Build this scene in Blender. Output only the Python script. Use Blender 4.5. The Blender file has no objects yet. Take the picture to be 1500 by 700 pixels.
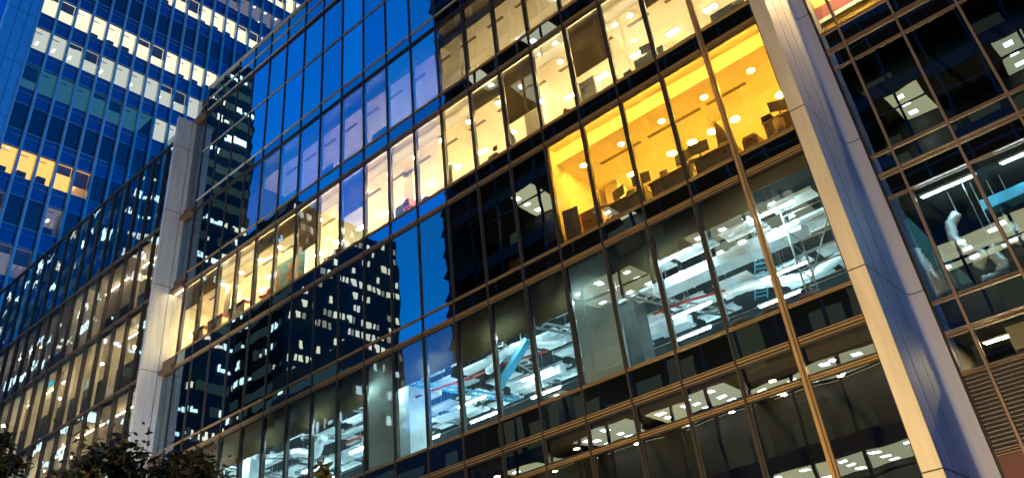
import bpy, bmesh, math, random
from mathutils import Matrix, Vector
random.seed(7)
R = math.radians
scene = bpy.context.scene
COL = scene.collection

# ------------------------------------------------------------------ camera
ROT = [[0.7378762646487467, 0.6671383506678625, -0.1022987738728664],
       [-0.43921917722770143, 0.3595468075060033, -0.8232937553309668],
       [-0.5124696404892184, 0.6524205041840032, 0.5583210127665466]]
CP = Vector((6.21221208, -16.77125975, 7.4405539))
FPX = 1221.352
cd = bpy.data.cameras.new('camera'); cam = bpy.data.objects.new('camera', cd); COL.objects.link(cam)
cd.sensor_width = 36.0; cd.lens = 36.0 * FPX / 1500.0
cd.shift_y = -100.0 / 1500.0
cd.clip_start = 0.1; cd.clip_end = 3000
rx, ry, rz = Vector(ROT[0]), -Vector(ROT[1]), -Vector(ROT[2])
M = Matrix((rx, ry, rz)).transposed().to_4x4(); M.translation = CP
cam.matrix_world = M
scene.camera = cam

def project(p):
    d = Vector(p) - CP
    x = sum(a * b for a, b in zip(ROT[0], d)); y = sum(a * b for a, b in zip(ROT[1], d)); z = sum(a * b for a, b in zip(ROT[2], d))
    if z < 0.3: return None
    return (750 + FPX * x / z, 250 + FPX * y / z)
def shown_area(pts):
    q = [project(p) for p in pts]
    if any(v is None for v in q): return 0
    xs = [min(max(v[0], -10), 1510) for v in q]; ys = [min(max(v[1], -10), 710) for v in q]
    return (max(xs) - min(xs)) * (max(ys) - min(ys)) if max(xs) > 0 and min(xs) < 1500 and max(ys) > 0 and min(ys) < 700 else 0

# ------------------------------------------------------------------ world, sun, exposure
w = bpy.data.worlds.new('World'); scene.world = w; w.use_nodes = True
nt = w.node_tree; nt.nodes.clear()
out = nt.nodes.new('ShaderNodeOutputWorld'); bg = nt.nodes.new('ShaderNodeBackground')
sky = nt.nodes.new('ShaderNodeTexSky'); sky.sky_type = 'NISHITA'; sky.sun_disc = False
SUN_EL, SUN_ROT = R(1.0), R(200)
sky.sun_elevation = SUN_EL; sky.sun_rotation = SUN_ROT; sky.air_density = 1.0; sky.dust_density = 0.3; sky.ozone_density = 6.0
wb = nt.nodes.new('ShaderNodeMix'); wb.data_type = 'RGBA'; wb.blend_type = 'MULTIPLY'; wb.inputs[0].default_value = 1.0
wb.inputs[7].default_value = (0.05, 1.08, 0.92, 1)
nt.links.new(sky.outputs[0], wb.inputs[6]); nt.links.new(wb.outputs[2], bg.inputs[0]); nt.links.new(bg.outputs[0], out.inputs[0])
SKY = 0.15
bg.inputs[1].default_value = SKY
sl = bpy.data.lights.new('sun', 'SUN'); so = bpy.data.objects.new('sun', sl); COL.objects.link(so)
sl.energy = 0.02; sl.angle = R(10); sl.color = (1, .8, .62)
so.rotation_euler = (R(80), 0, R(-20))
scene.view_settings.view_transform = 'Standard'; scene.view_settings.look = 'None'
EXPO = 3.4; K = 2.0 ** -EXPO
scene.view_settings.exposure = EXPO; scene.view_settings.gamma = 1.0; scene.view_settings.use_curve_mapping = False
cy = scene.cycles
cy.use_denoising = True; cy.max_bounces = 9; cy.diffuse_bounces = 4; cy.glossy_bounces = 3; cy.transmission_bounces = 2
cy.transparent_max_bounces = 10; cy.caustics_reflective = False; cy.caustics_refractive = False; cy.sample_clamp_indirect = 6.0
cy.use_light_tree = True

# ------------------------------------------------------------------ helpers
class MB:
    def __init__(s): s.v = []; s.f = []; s.brk = []
    def mat(s, m): s.brk.append((len(s.f), m)); return s
    def face(s, *p):
        n = len(s.v); s.v += [tuple(q) for q in p]; s.f.append(tuple(range(n, n + len(p)))); return s
    def box(s, x0, x1, y0, y1, z0, z1):
        if x0 > x1: x0, x1 = x1, x0
        if y0 > y1: y0, y1 = y1, y0
        if z0 > z1: z0, z1 = z1, z0
        n = len(s.v)
        s.v += [(x0,y0,z0),(x1,y0,z0),(x1,y1,z0),(x0,y1,z0),(x0,y0,z1),(x1,y0,z1),(x1,y1,z1),(x0,y1,z1)]
        s.f += [(n,n+3,n+2,n+1),(n+4,n+5,n+6,n+7),(n,n+1,n+5,n+4),(n+1,n+2,n+6,n+5),(n+2,n+3,n+7,n+6),(n+3,n,n+4,n+7)]
        return s
    def obox(s, c, size, mat):            # oriented box
        n = len(s.v); a, b, d = [q / 2 for q in size]
        for p in [(-a,-b,-d),(a,-b,-d),(a,b,-d),(-a,b,-d),(-a,-b,d),(a,-b,d),(a,b,d),(-a,b,d)]:
            s.v.append(tuple(mat @ Vector(p) + Vector(c)))
        s.f += [(n,n+3,n+2,n+1),(n+4,n+5,n+6,n+7),(n,n+1,n+5,n+4),(n+1,n+2,n+6,n+5),(n+2,n+3,n+7,n+6),(n+3,n,n+4,n+7)]
        return s
    def tube(s, pts, rad, seg=10, cap=True):
        pts = [Vector(p) for p in pts]
        rads = rad if isinstance(rad, (list, tuple)) else [rad] * len(pts)
        rings = []; up0 = None
        for i, p in enumerate(pts):
            d = (pts[min(i+1, len(pts)-1)] - pts[max(i-1, 0)]).normalized()
            if up0 is None: up0 = Vector((0,0,1)) if abs(d.z) < .9 else Vector((1,0,0))
            a = d.cross(up0).normalized(); b = a.cross(d).normalized(); up0 = b
            n = len(s.v)
            for k in range(seg):
                t = 2 * math.pi * k / seg
                s.v.append(tuple(p + (a * math.cos(t) + b * math.sin(t)) * rads[i]))
            rings.append(n)
        for r0, r1 in zip(rings, rings[1:]):
            for k in range(seg):
                s.f.append((r0+k, r0+(k+1) % seg, r1+(k+1) % seg, r1+k))
        if cap:
            s.f.append(tuple(rings[0] + k for k in range(seg))[::-1]); s.f.append(tuple(rings[-1] + k for k in range(seg)))
        return s
    def disc(s, c, r, h, seg=20): return s.tube([c, (c[0], c[1], c[2] - h)], r, seg)
    def build(s, name, m, parent=None, smooth=False, loc=None):
        me = bpy.data.meshes.new(name); me.from_pydata(s.v, [], s.f); me.update()
        if smooth:
            for p in me.polygons: p.use_smooth = True
        me.materials.append(m)
        for q, (st, m2) in enumerate(s.brk):
            me.materials.append(m2)
            for p in me.polygons[st:]: p.material_index = q + 1
        o = bpy.data.objects.new(name, me); COL.objects.link(o)
        if parent is not None: o.parent = parent; o.matrix_parent_inverse = pinv(parent)
        if loc: o.location = loc
        return o
def pinv(p):                       # children keep world coordinates: only an Empty carries an offset
    return Matrix.Translation(-Vector(p.location)) if p.type == 'EMPTY' else Matrix.Identity(4)
def tag(o, label=None, cat=None, group=None, kind=None):
    if label: o['label'] = label
    if cat: o['category'] = cat
    if group: o['group'] = group
    if kind: o['kind'] = kind
    return o
def thing(name, loc, label, cat, group=None):
    o = bpy.data.objects.new(name, None); COL.objects.link(o); o.location = loc; o.empty_display_size = .2
    return tag(o, label, cat, group)

def node_mat(name):
    m = bpy.data.materials.new(name); m.use_nodes = True; t = m.node_tree; t.nodes.clear()
    o = t.nodes.new('ShaderNodeOutputMaterial'); return m, t, o
def pbr(name, col, rough=.6, metal=0., var=.12, scale=3., bump=0., bscale=30., emit=None, estr=0., spec=.5, stretch=None):
    m, t, o = node_mat(name); b = t.nodes.new('ShaderNodeBsdfPrincipled'); t.links.new(b.outputs[0], o.inputs[0])
    b.inputs['Roughness'].default_value = rough; b.inputs['Metallic'].default_value = metal
    b.inputs['Specular IOR Level'].default_value = spec
    tc = t.nodes.new('ShaderNodeTexCoord'); src = tc.outputs['Object']
    if stretch:
        mp = t.nodes.new('ShaderNodeMapping'); mp.inputs['Scale'].default_value = stretch; t.links.new(src, mp.inputs[0]); src = mp.outputs[0]
    nz = t.nodes.new('ShaderNodeTexNoise'); nz.inputs['Scale'].default_value = scale; nz.inputs['Detail'].default_value = 5
    t.links.new(src, nz.inputs['Vector'])
    mr = t.nodes.new('ShaderNodeMapRange'); mr.inputs[1].default_value = .3; mr.inputs[2].default_value = .7
    mr.inputs[3].default_value = 1 - var; mr.inputs[4].default_value = 1 + var; t.links.new(nz.outputs[0], mr.inputs[0])
    mx = t.nodes.new('ShaderNodeVectorMath'); mx.operation = 'SCALE'; mx.inputs[0].default_value = col
    t.links.new(mr.outputs[0], mx.inputs['Scale']); t.links.new(mx.outputs[0], b.inputs['Base Color'])
    if bump:
        bn = t.nodes.new('ShaderNodeTexNoise'); bn.inputs['Scale'].default_value = bscale; t.links.new(src, bn.inputs['Vector'])
        bp = t.nodes.new('ShaderNodeBump'); bp.inputs['Strength'].default_value = bump; bp.inputs['Distance'].default_value = .02
        t.links.new(bn.outputs[0], bp.inputs['Height']); t.links.new(bp.outputs[0], b.inputs['Normal'])
    if emit: b.inputs['Emission Color'].default_value = (*emit, 1); b.inputs['Emission Strength'].default_value = estr
    return m
def emis(name, col, s):
    m, t, o = node_mat(name); e = t.nodes.new('ShaderNodeEmission'); e.inputs[0].default_value = (*col, 1); e.inputs[1].default_value = s * K
    t.links.new(e.outputs[0], o.inputs[0]); return m
def glass(name, base, tint, trans, wav=.0022, behind=None, rough=0.0, sc=.9):
    m, t, o = node_mat(name)
    tr = t.nodes.new('ShaderNodeBsdfTransparent') if behind is None else t.nodes.new('ShaderNodeBsdfDiffuse')
    tr.inputs[0].default_value = (*(trans if behind is None else behind), 1)
    gl = t.nodes.new('ShaderNodeBsdfGlossy'); gl.inputs['Color'].default_value = (*tint, 1); gl.inputs['Roughness'].default_value = rough
    fr = t.nodes.new('ShaderNodeFresnel'); fr.inputs[0].default_value = 1.5
    ad = t.nodes.new('ShaderNodeMath'); ad.operation = 'ADD'; ad.use_clamp = True; ad.inputs[1].default_value = base
    mx = t.nodes.new('ShaderNodeMixShader')
    tc = t.nodes.new('ShaderNodeTexCoord'); nz = t.nodes.new('ShaderNodeTexNoise'); nz.inputs['Scale'].default_value = sc; nz.inputs['Detail'].default_value = 1
    t.links.new(tc.outputs['Object'], nz.inputs['Vector'])
    bp = t.nodes.new('ShaderNodeBump'); bp.inputs['Strength'].default_value = 1; bp.inputs['Distance'].default_value = wav
    t.links.new(nz.outputs[0], bp.inputs['Height']); t.links.new(bp.outputs[0], gl.inputs['Normal'])
    oi = t.nodes.new('ShaderNodeObjectInfo'); om = t.nodes.new('ShaderNodeMapRange'); om.inputs[3].default_value = base * .78; om.inputs[4].default_value = base * 1.2
    tm = t.nodes.new('ShaderNodeMix'); tm.data_type = 'RGBA'; tm.inputs[6].default_value = (tint[0] * .7, tint[1] * .80, tint[2] * .97, 1); tm.inputs[7].default_value = (tint[0], min(1, tint[1] * 1.06), tint[2], 1)
    hm = t.nodes.new('ShaderNodeMath'); hm.operation = 'MULTIPLY'; hm.inputs[1].default_value = 7.31; hf = t.nodes.new('ShaderNodeMath'); hf.operation = 'FRACT'
    t.links.new(oi.outputs['Random'], hm.inputs[0]); t.links.new(hm.outputs[0], hf.inputs[0]); t.links.new(hf.outputs[0], tm.inputs[0]); t.links.new(tm.outputs[2], gl.inputs['Color'])
    t.links.new(oi.outputs['Random'], om.inputs[0]); t.links.new(om.outputs[0], ad.inputs[1])
    t.links.new(fr.outputs[0], ad.inputs[0]); t.links.new(ad.outputs[0], mx.inputs[0])
    t.links.new(tr.outputs[0], mx.inputs[1]); t.links.new(gl.outputs[0], mx.inputs[2]); t.links.new(mx.outputs[0], o.inputs[0])
    return m
def fabric(name, col, trans):
    m, t, o = node_mat(name)
    d = t.nodes.new('ShaderNodeBsdfDiffuse'); d.inputs[0].default_value = (*col, 1)
    tl = t.nodes.new('ShaderNodeBsdfTranslucent'); tl.inputs[0].default_value = (*col, 1)
    tc = t.nodes.new('ShaderNodeTexCoord'); wv = t.nodes.new('ShaderNodeTexNoise'); wv.inputs['Scale'].default_value = 2.2
    t.links.new(tc.outputs['Object'], wv.inputs['Vector'])
    mr = t.nodes.new('ShaderNodeMapRange'); mr.inputs[3].default_value = trans * .6; mr.inputs[4].default_value = trans * 1.4; t.links.new(wv.outputs[0], mr.inputs[0])
    mx = t.nodes.new('ShaderNodeMixShader'); t.links.new(mr.outputs[0], mx.inputs[0])
    t.links.new(d.outputs[0], mx.inputs[1]); t.links.new(tl.outputs[0], mx.inputs[2]); t.links.new(mx.outputs[0], o.inputs[0])
    return m

MT = dict(
    glass=glass('coated glass', .27, (.72, .9, 1.0), (.70, .72, .70)),
    glass_low=glass('clear glass', .13, (.72, .9, 1.0), (.86, .87, .85)),
    glass_wavy=glass('rippled glass', .22, (.72, .9, 1.0), (.82, .84, .84), wav=.004, sc=.9),
    glass_left=glass('rippled coated glass', .30, (.72, .9, 1.0), (.68, .7, .7), wav=.0025, sc=.8),
    glass_blue=glass('solar glass', .46, (.65, .88, 1.0), (.5, .54, .56)),
    glass_plant=glass('plant glass', .55, (.65, .88, 1.0), None, behind=(.006, .008, .01)),
    spandrel=glass('spandrel glass', .38, (.7, .88, 1.0), None, behind=(.006, .007, .008)),
    spandrel_blue=glass('tower spandrel glass', .20, (.35, .55, 1.0), None, behind=(.004, .006, .015), rough=.04),
    glass_tower=glass('tower glass', .07, (.6, .8, 1.0), (.78, .8, .8)),
    bronze=pbr('bronze anodised metal', (.52, .33, .15), .38, .55, .1, 2),
    bronze_dim=pbr('dusky bronze metal', (.30, .20, .15), .4, .4, .1, 2),
    dark=pbr('dark anodised metal', (.05, .043, .036), .42, .4, .1, 2),
    pale=pbr('pale aluminium', (.60, .58, .56), .4, .3, .06, 2),
    frame=pbr('window gasket', (.05, .045, .04), .5, .2),
    stone=pbr('cream cladding panel', (.60, .52, .40), .6, 0, .13, 1.6, .08, 60, stretch=(3, 3, .35)),
    grey_stone=pbr('grey cladding panel', (.62, .63, .62), .5, .05, .14, 1.6, .06, 60, stretch=(3, 3, .35)),
    alu=pbr('brushed aluminium cladding', (.34, .35, .46), .6, .0, .14, 1.0, 0, stretch=(2, 2, .12)),
    joint=pbr('panel joint', (.03, .03, .03), .8),
    ceiling=pbr('white ceiling', (.82, .79, .72), .8, 0, .03, .8),
    wall=pbr('painted wall', (.80, .76, .68), .8, 0, .04, .8),
    bulk=pbr('bulkhead plaster', (.66, .62, .52), .8, 0, .05, .8),
    floor_in=pbr('pale office floor', (.72, .68, .6), .7, 0, .05),
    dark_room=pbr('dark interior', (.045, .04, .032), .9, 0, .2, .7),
    dark_ceil=pbr('ceiling shaded as unlit', (.17, .145, .095), .9, 0, .1, .7),  # dark of unlit rooms put into this colour and dark_room
    olive=pbr('olive panel', (.22, .21, .15), .6, 0, .08, 2),
    brown=pbr('brown metal ledge', (.16, .10, .06), .5, .3),
    slot=pbr('slot grille', (.20, .17, .12), .7),
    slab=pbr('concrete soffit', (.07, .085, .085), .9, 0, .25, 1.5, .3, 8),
    blind=fabric('roller blind fabric', (.34, .30, .21), .5),
    blind_pale=fabric('pale blind fabric', (.50, .54, .5), .5),
    duct=pbr('galvanised duct', (.76, .85, .88), .35, .45, .15, 3, .35, 7),
    foil=pbr('crinkled foil', (.86, .93, .95), .35, .35, .1, 4, 1.0, 9),
    whitepanel=pbr('white service panel', (.66, .74, .75), .5, 0, .16, 3),
    teal=pbr('blue tray', (.10, .46, .70), .5, .2, .15, 4),
    red=pbr('red pipe', (.45, .06, .05), .5),
    steel=pbr('scaffold steel', (.35, .38, .36), .45, .6),
    rubble=pbr('dark stored material', (.10, .07, .06), .8, 0, .4, 5, .5, 9),
    wood=pbr('amber timber', (.70, .44, .20), .5, 0, .15, 3, 0, stretch=(1, 1, 6)),
    desk=pbr('desk laminate', (.80, .64, .46), .5),
    greyp=pbr('grey plastic', (.36, .36, .36), .5),
    black=pbr('black plastic', (.13, .12, .11), .4),
    white=pbr('white plastic', (.75, .75, .74), .5),
    cloth=pbr('grey coat cloth', (.16, .13, .11), .9, 0, .2, 8, .3, 20),
    orange=pbr('orange card', (.70, .16, .03), .6),
    crimson=pbr('dark red fabric', (.22, .04, .04), .8),
    sea=pbr('map blue', (.18, .50, .62), .7),
    land=pbr('map orange', (.72, .33, .14), .7),
    tower_pier=pbr('tower granite', (.45, .55, .68), .3, .6, .08, 1.5, .03, 60),
    fin=pbr('tower steel fin', (.60, .66, .72), .4, .4, .06, 1),
    lum_warm=emis('emissive ceiling warm', (1, .80, .42), 1.5),  # tower ceilings emit: bounced room light is put into their colour
    lum_white=emis('emissive ceiling white', (1, .86, .55), 1.7),
    lum_pale=emis('emissive ceiling pale', (.80, .84, .66), 1.0),
    lum_dim=emis('emissive ceiling dim', (.05, .22, .27), .6),
    lum_grey=emis('emissive ceiling grey', (.50, .46, .48), .42),
    lum_orange=emis('emissive ceiling orange', (1, .50, .08), 2.0),
    lamp_t=emis('tower downlight', (1, .9, .65), 5),
    lamp_w=emis('warm lamp', (1, .74, .34), 400),
    lamp_w3=emis('warm bright lamp', (1, .78, .38), 800),
    lamp_dl=emis('small warm spot', (1, .80, .48), 150),
    lamp_l=emis('linear lamp', (1, .78, .46), 75),
    lamp_s=emis('added fill strip amber', (1, .50, .05), 300),
    fill_s2=emis('added fill strip cream', (1, .78, .42), 110),
    lamp_y=emis('amber lamp', (1, .50, .045), 290),
    lamp_c=emis('cool tube', (.58, .90, 1.0), 140),
    lamp_c2=emis('weak cool tube', (.5, .88, 1.0), 80),
    lamp_o=emis('orange pendant lamp', (1, .5, .12), 14),
    lamp_d=emis('dim lamp', (1, .76, .42), 480),
    opp_wall=pbr('opposite dark cladding', (.045, .042, .04), .6),
    opp_ceiling=emis('opposite emitted room light', (1, .78, .42), 1.5),  # emission put into ceilings for bounced room light; also serves lit windows
    opp_panel=emis('opposite square light', (1, .95, .8), 18),
    opp_white=emis('opposite lit window', (.86, 1, .95), 3.2),
    opp_warm=emis('opposite warm window', (1, .82, .58), 2.4),
    opp_olive=emis('opposite unlit pane glow', (.8, .78, .5), .09),  # unlit panes: reflection in the glass put in as faint emission
    opp_faint=emis('opposite faint window', (1, .85, .65), .7),
    opp_dim=emis('opposite dim window', (.3, .5, .5), .16),  # faint glow put into the colour of unlit panes
    asphalt=pbr('asphalt', (.05, .05, .052), .85, 0, .2, 2, .3, 60),
    paving=pbr('paving', (.25, .24, .22), .8, 0, .15, 1.5, .2, 30),
    bark=pbr('bark', (.10, .07, .045), .9, 0, .3, 5, .6, 14),
    louvre=pbr('louvre metal', (.24, .21, .22), .5, .4),
    maroon=pbr('maroon panel', (.13, .05, .045), .7, 0, .1, 1),
    ochre=pbr('ochre wall', (.62, .40, .06), .8, 0, .05, 1),
)
def leafmat():
    m, t, o = node_mat('leaf'); d = t.nodes.new('ShaderNodeBsdfPrincipled'); d.inputs['Roughness'].default_value = .5
    g = t.nodes.new('ShaderNodeNewGeometry'); cr = t.nodes.new('ShaderNodeValToRGB')
    cr.color_ramp.elements[0].color = (.016, .024, .007, 1); cr.color_ramp.elements[1].color = (.07, .055, .014, 1)
    t.links.new(g.outputs['Random Per Island'], cr.inputs[0]); t.links.new(cr.outputs[0], d.inputs['Base Color'])
    tl = t.nodes.new('ShaderNodeBsdfTranslucent'); t.links.new(cr.outputs[0], tl.inputs[0])
    mx = t.nodes.new('ShaderNodeMixShader'); mx.inputs[0].default_value = .3
    t.links.new(d.outputs[0], mx.inputs[1]); t.links.new(tl.outputs[0], mx.inputs[2]); t.links.new(mx.outputs[0], o.inputs[0]); return m
MT['leaf'] = leafmat()

# ------------------------------------------------------------------ the ground
GZ = 5.8
tag(MB().box(-400, 300, -300, 300, GZ - .5, GZ).build('ground', MT['asphalt']), kind='structure')
tag(MB().box(-70, 30, -12.5, .4, GZ + .004, GZ + .13).build('pavement', MT['paving']), kind='structure')
tag(MB().box(-70, 30, -12.8, -12.5, GZ + .004, GZ + .15).build('kerb', MT['grey_stone']), kind='structure')

# ------------------------------------------------------------------ main office building
B = 1.4
XR = 1.6                                # right end of the facade, at the cream pillar
mx_ = lambda k: -B * k                   # x of mullion k
# bands: (lower line, upper line = sill of the storey above)
BANDS = [(9.2, 9.7), (13.67, 14.45), (17.93, 18.50), (22.0, 22.62), (25.92, 26.58), (29.9, 30.48), (35.9, 36.1)]
ROOF = 37.65
ob = thing('office_building', (-12, 0, GZ), 'bronze railed glass office building with cream, amber and icy lit storeys', 'building')
STO = ['lower', 'service', 'amber', 'cream', 'blue', 'plant', 'parapet']
# storey i spans from BANDS[i][1] up to BANDS[i+1][0]
DEPTH = 7.5
def storey(i): return BANDS[i][1], (BANDS[i+1][0] if i + 1 < len(BANDS) else ROOF)

# bays: (x0, x1, key)
BAYS = [(mx_(k + 1), mx_(k), k) for k in range(19)] + [(0, XR, -1)]
# blind drop as a share of the window height
BL = {
 3: {0: .36, 2: .62, 4: .66, 5: .24, 10: .5, 12: .6, 13: .25, 14: .22, 17: .3, 18: .35},
 1: {k: .34 for k in range(-1, 19)},
 2: {4: .6, 5: .62, 6: .3, 7: .3, 8: .3, 9: .5, 12: .4, 14: .6, 17: .4},
 4: {7: .2, 8: .22, 12: .3, 15: .4},
 0: {},
}
BL[1].update({-1: .10, 3: 1.0, 2: .40, 1: .26, 0: .22, 8: .34, 9: .98, 6: .37})
cand = []
for i in range(6):
    z0, z1 = storey(i)
    for (x0, x1, k) in BAYS:
        a = shown_area([(x0, 0, z0), (x1, 0, z0), (x1, 0, z1), (x0, 0, z1)])
        cand.append((a, i, k, x0, x1, z0, z1))
cand.sort(key=lambda c: -c[0])
keep = [c for c in cand if c[0] > 0][:100]; rest = cand[len(keep):]
def pane_face(mb, x0, x1, z0, z1, y=0.0):
    a, b = random.uniform(-.004, .004), random.uniform(-.004, .004)
    mb.face((x0, y + a, z0), (x1, y + b, z0), (x1, y - a, z1), (x0, y - b, z1))
def frame_ring(mb, x0, x1, z0, z1, t=.035, y0=-.012, y1=.06):
    mb.box(x0, x0 + t, y0, y1, z0, z1); mb.box(x1 - t, x1, y0, y1, z0, z1)
    mb.box(x0 + t, x1 - t, y0, y1, z0, z0 + t); mb.box(x0 + t, x1 - t, y0, y1, z1 - t, z1)
TRANS = {5: 33.43, 0: 12.85}
def window_glass(i, k):
    if (i == 2 and k <= 3) or i == 1: return 'glass_low'
    if i == 3: return 'glass_blue' if k == 10 else 'glass_low'
    if i == 2 and k >= 10: return 'glass_left'
    if i == 4 and k >= 14: return 'glass_left'
    if i == 5: return 'glass_plant'
    if i in (4, 5): return 'glass_blue' if k >= 6 else 'glass'
    return 'glass'
for (a, i, k, x0, x1, z0, z1) in keep:
    e = .03
    fx0, fx1 = x0 + e, x1 - e
    fr = MB()
    if i in TRANS:
        frame_ring(fr, fx0, fx1, z0, TRANS[i] - .05); frame_ring(fr, fx0, fx1, TRANS[i] + .05, z1 - .1)
    else: frame_ring(fr, fx0, fx1, z0, z1 - .1)
    wo = fr.build('window', MT['frame'], ob)
    pm = MB()
    if i in TRANS:
        pane_face(pm, fx0, fx1, z0, TRANS[i] - .05); pane_face(pm, fx0, fx1, TRANS[i] + .05, z1 - .1)
    else: pane_face(pm, fx0, fx1, z0, z1 - .1)
    pm.build('pane', MT[window_glass(i, k)], wo)
    d = BL.get(i, {}).get(k)
    if d:
        h = (z1 - z0) * d; d0 = .10
        b = MB().box(fx0 + .05, fx1 - .05, d0, d0 + .012, z1 - .1 - h, z1 - .12).box(fx0 + .05, fx1 - .05, d0 - .01, d0 + .022, z1 - .13 - h, z1 - .1 - h)
        b.build('blind', MT['blind_pale' if d > .9 else 'blind'], wo)
if rest:
    fr = MB()
    for (a, i, k, x0, x1, z0, z1) in rest: pane_face(fr, x0 + .03, x1 - .03, z0, z1 - .1)
    tag(fr.build('other_windows', MT['glass'], ob), kind='stuff')
# parapet glass
for (x0, x1, k) in BAYS:
    m = MB(); pane_face(m, x0 + .03, x1 - .03, 36.15, 36.85); pane_face(m, x0 + .03, x1 - .03, 36.9, ROOF - .05)
    m.build('parapet_pane', MT['glass_blue'], ob)
# spandrels
for (l, s_) in BANDS[:-1]:
    for (x0, x1, k) in BAYS:
        m = MB(); pane_face(m, x0 + .03, x1 - .03, l + .06, s_ - .04, -.004)
        m.build('spandrel_panel', MT['spandrel'], ob)
# vertical mullions
for k in range(0, 20):
    x = mx_(k)
    if k == 0: m = MB().box(x - .03, x + .03, -.13, .14, 9, ROOF).box(x - .075, x - .035, -.04, .05, 9, ROOF).box(x + .035, x + .075, -.04, .05, 9, ROOF)
    else: m = MB().box(x - .026, x + .026, -.045, .16, 9, ROOF).box(x - .042, x + .042, .0, .06, 9, ROOF)
    m.build('mullion', MT['bronze' if k == 0 else 'dark'], ob)
MB().box(XR - .05, XR + .02, -.085, .14, 9, ROOF).build('mullion', MT['dark'], ob)
# horizontal rails in pieces that butt against the mullions
def rail(z, name, mat_, hs, proud=.075):
    m = MB()
    for (x0, x1, k) in BAYS:
        a0, a1 = x0 + (.11 if k == -1 else .03), x1 - (.11 if k == 0 else .03)
        for (dz, h, p) in hs: m.box(a0, a1, -p, .05, z + dz, z + dz + h)
    return m.build(name, MT[mat_], ob)
for n, (l, s_) in enumerate(BANDS):
    up = n >= 4
    rail(l, 'head_rail', 'dark' if n >= 5 else 'bronze', [(.05, .018, .04), (-.022, .03, .055), (-.085, .018, .035)])
    rail(l, 'rail_core', 'joint', [(-.10, .165, .02)])
    rail(s_, 'sill_rail', 'pale' if n >= 5 else 'bronze', [(-.035, .018, .045), (.012, .018, .04)])
rail(33.43, 'transom', 'pale', [(-.03, .045, .035)]); rail(12.85, 'transom', 'bronze', [(-.05, .022, .05), (.0, .028, .05)])
rail(36.87, 'transom', 'pale', [(-.02, .03, .05)])
MB().box(-26.7, XR, -.1, .3, ROOF - .04, ROOF + .06).build('coping', MT['pale'], ob)
# glass return bay at the left with ledges
XL = -27.72
for n in range(6):
    z0, z1 = storey(n)
    if n == 5: z1 = 35.9
    lit = n == 3
    m = MB(); m.face((XL, .05, z0), (-26.66, .05, z0), (-26.66, .05, z1 - .1), (XL, .05, z1 - .1)); wo = m.build('return_pane', MT['glass_low' if lit else 'glass'], ob)
    if not lit: MB().box(XL, -26.66, .16, .2, z0, z1).build('return_panel', MT['olive'], ob)
    MB().box(XL - .12, -26.64, -.16, .1, z1 - .06, z1 + .14).build('ledge', MT['brown'], ob)
    if n < 5: MB().box(XL, -26.66, -.02, .04, z1 + .16, BANDS[n+1][1] - .02).build('ledge', MT['brown'], ob)
# floor slabs
for n, (l, s_) in enumerate(BANDS):
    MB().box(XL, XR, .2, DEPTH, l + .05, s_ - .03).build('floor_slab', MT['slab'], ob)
MB().box(XL, XR, .2, DEPTH, ROOF - .5, ROOF - .1).build('roof', MT['slab'], ob)
MB().box(XL, XR, DEPTH, DEPTH + .3, GZ, ROOF - .1).build('back_wall', MT['wall'], ob)
MB().box(XL - .2, XL, .2, DEPTH + .3, GZ, ROOF - .1).build('side_wall', MT['wall'], ob)
MB().box(XR, XR + .1, .35, DEPTH + .3, GZ, ROOF - .1).build('side_wall', MT['wall'], ob)
MB().box(XL, XR, -.02, .2, GZ, 8.95).build('base_wall', MT['opp_wall'], ob)

def room(i, x0, x1, drop, cm, wm, pocket=.5, fm='floor_in'):
    z0, z1 = storey(i)
    c = MB().box(x0, x1, pocket, DEPTH - .02, z1 - drop, z1 - drop + .05)
    c.build('ceiling', MT[cm], ob)
    MB().box(x0, x1, pocket - .03, pocket, z1 - drop - .01, z1 - .02).build('bulkhead', MT['bulk' if cm != 'dark_ceil' else 'dark_ceil'], ob)
    MB().box(x0, x1, .14, pocket - .03, z1 - .06, z1 - .02).build('ceiling', MT[cm], ob)
    MB().box(x0, x1, .2, DEPTH - .02, z0 - .028, z0).build('floor_covering', MT[fm], ob)
    if wm: MB().box(x0, x1, DEPTH - .06, DEPTH - .03, z0 + .002, z1 - drop - .002).build('room_wall', MT[wm], ob)
    return z0, z1 - drop
def partition(i, x, mat_, y0=.2, y1=DEPTH - .07, t=.1):
    z0, z1 = storey(i); return MB().box(x - t / 2, x + t / 2, y0, y1, z0 + .003, z1 - .07).build('partition', MT[mat_], ob)

# amber storey
AX = -5.66
zf, zc = room(2, AX, XR - .02, .52, 'ceiling', 'wall', .5)
partition(2, AX, 'wall'); partition(2, XR - .08, 'wall', t=.08)
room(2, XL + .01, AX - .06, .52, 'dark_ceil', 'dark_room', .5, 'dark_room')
# cream storey
zf3, zc3 = room(3, XL + .01, XR - .02, .52, 'ceiling', 'wall', .5)
# blue storey: only dimly lit
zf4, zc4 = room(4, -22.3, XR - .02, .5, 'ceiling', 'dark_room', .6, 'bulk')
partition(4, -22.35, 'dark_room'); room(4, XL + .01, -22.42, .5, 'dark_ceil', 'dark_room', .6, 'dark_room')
MB().box(XL, XR, 1.0, 1.1, 30.5, 35.9).build('plant_screen', MT['dark_room'], ob)
# lower storey
room(0, XL + .01, XR - .02, .3, 'dark_ceil', 'dark_room', .5, 'dark_room')
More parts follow.
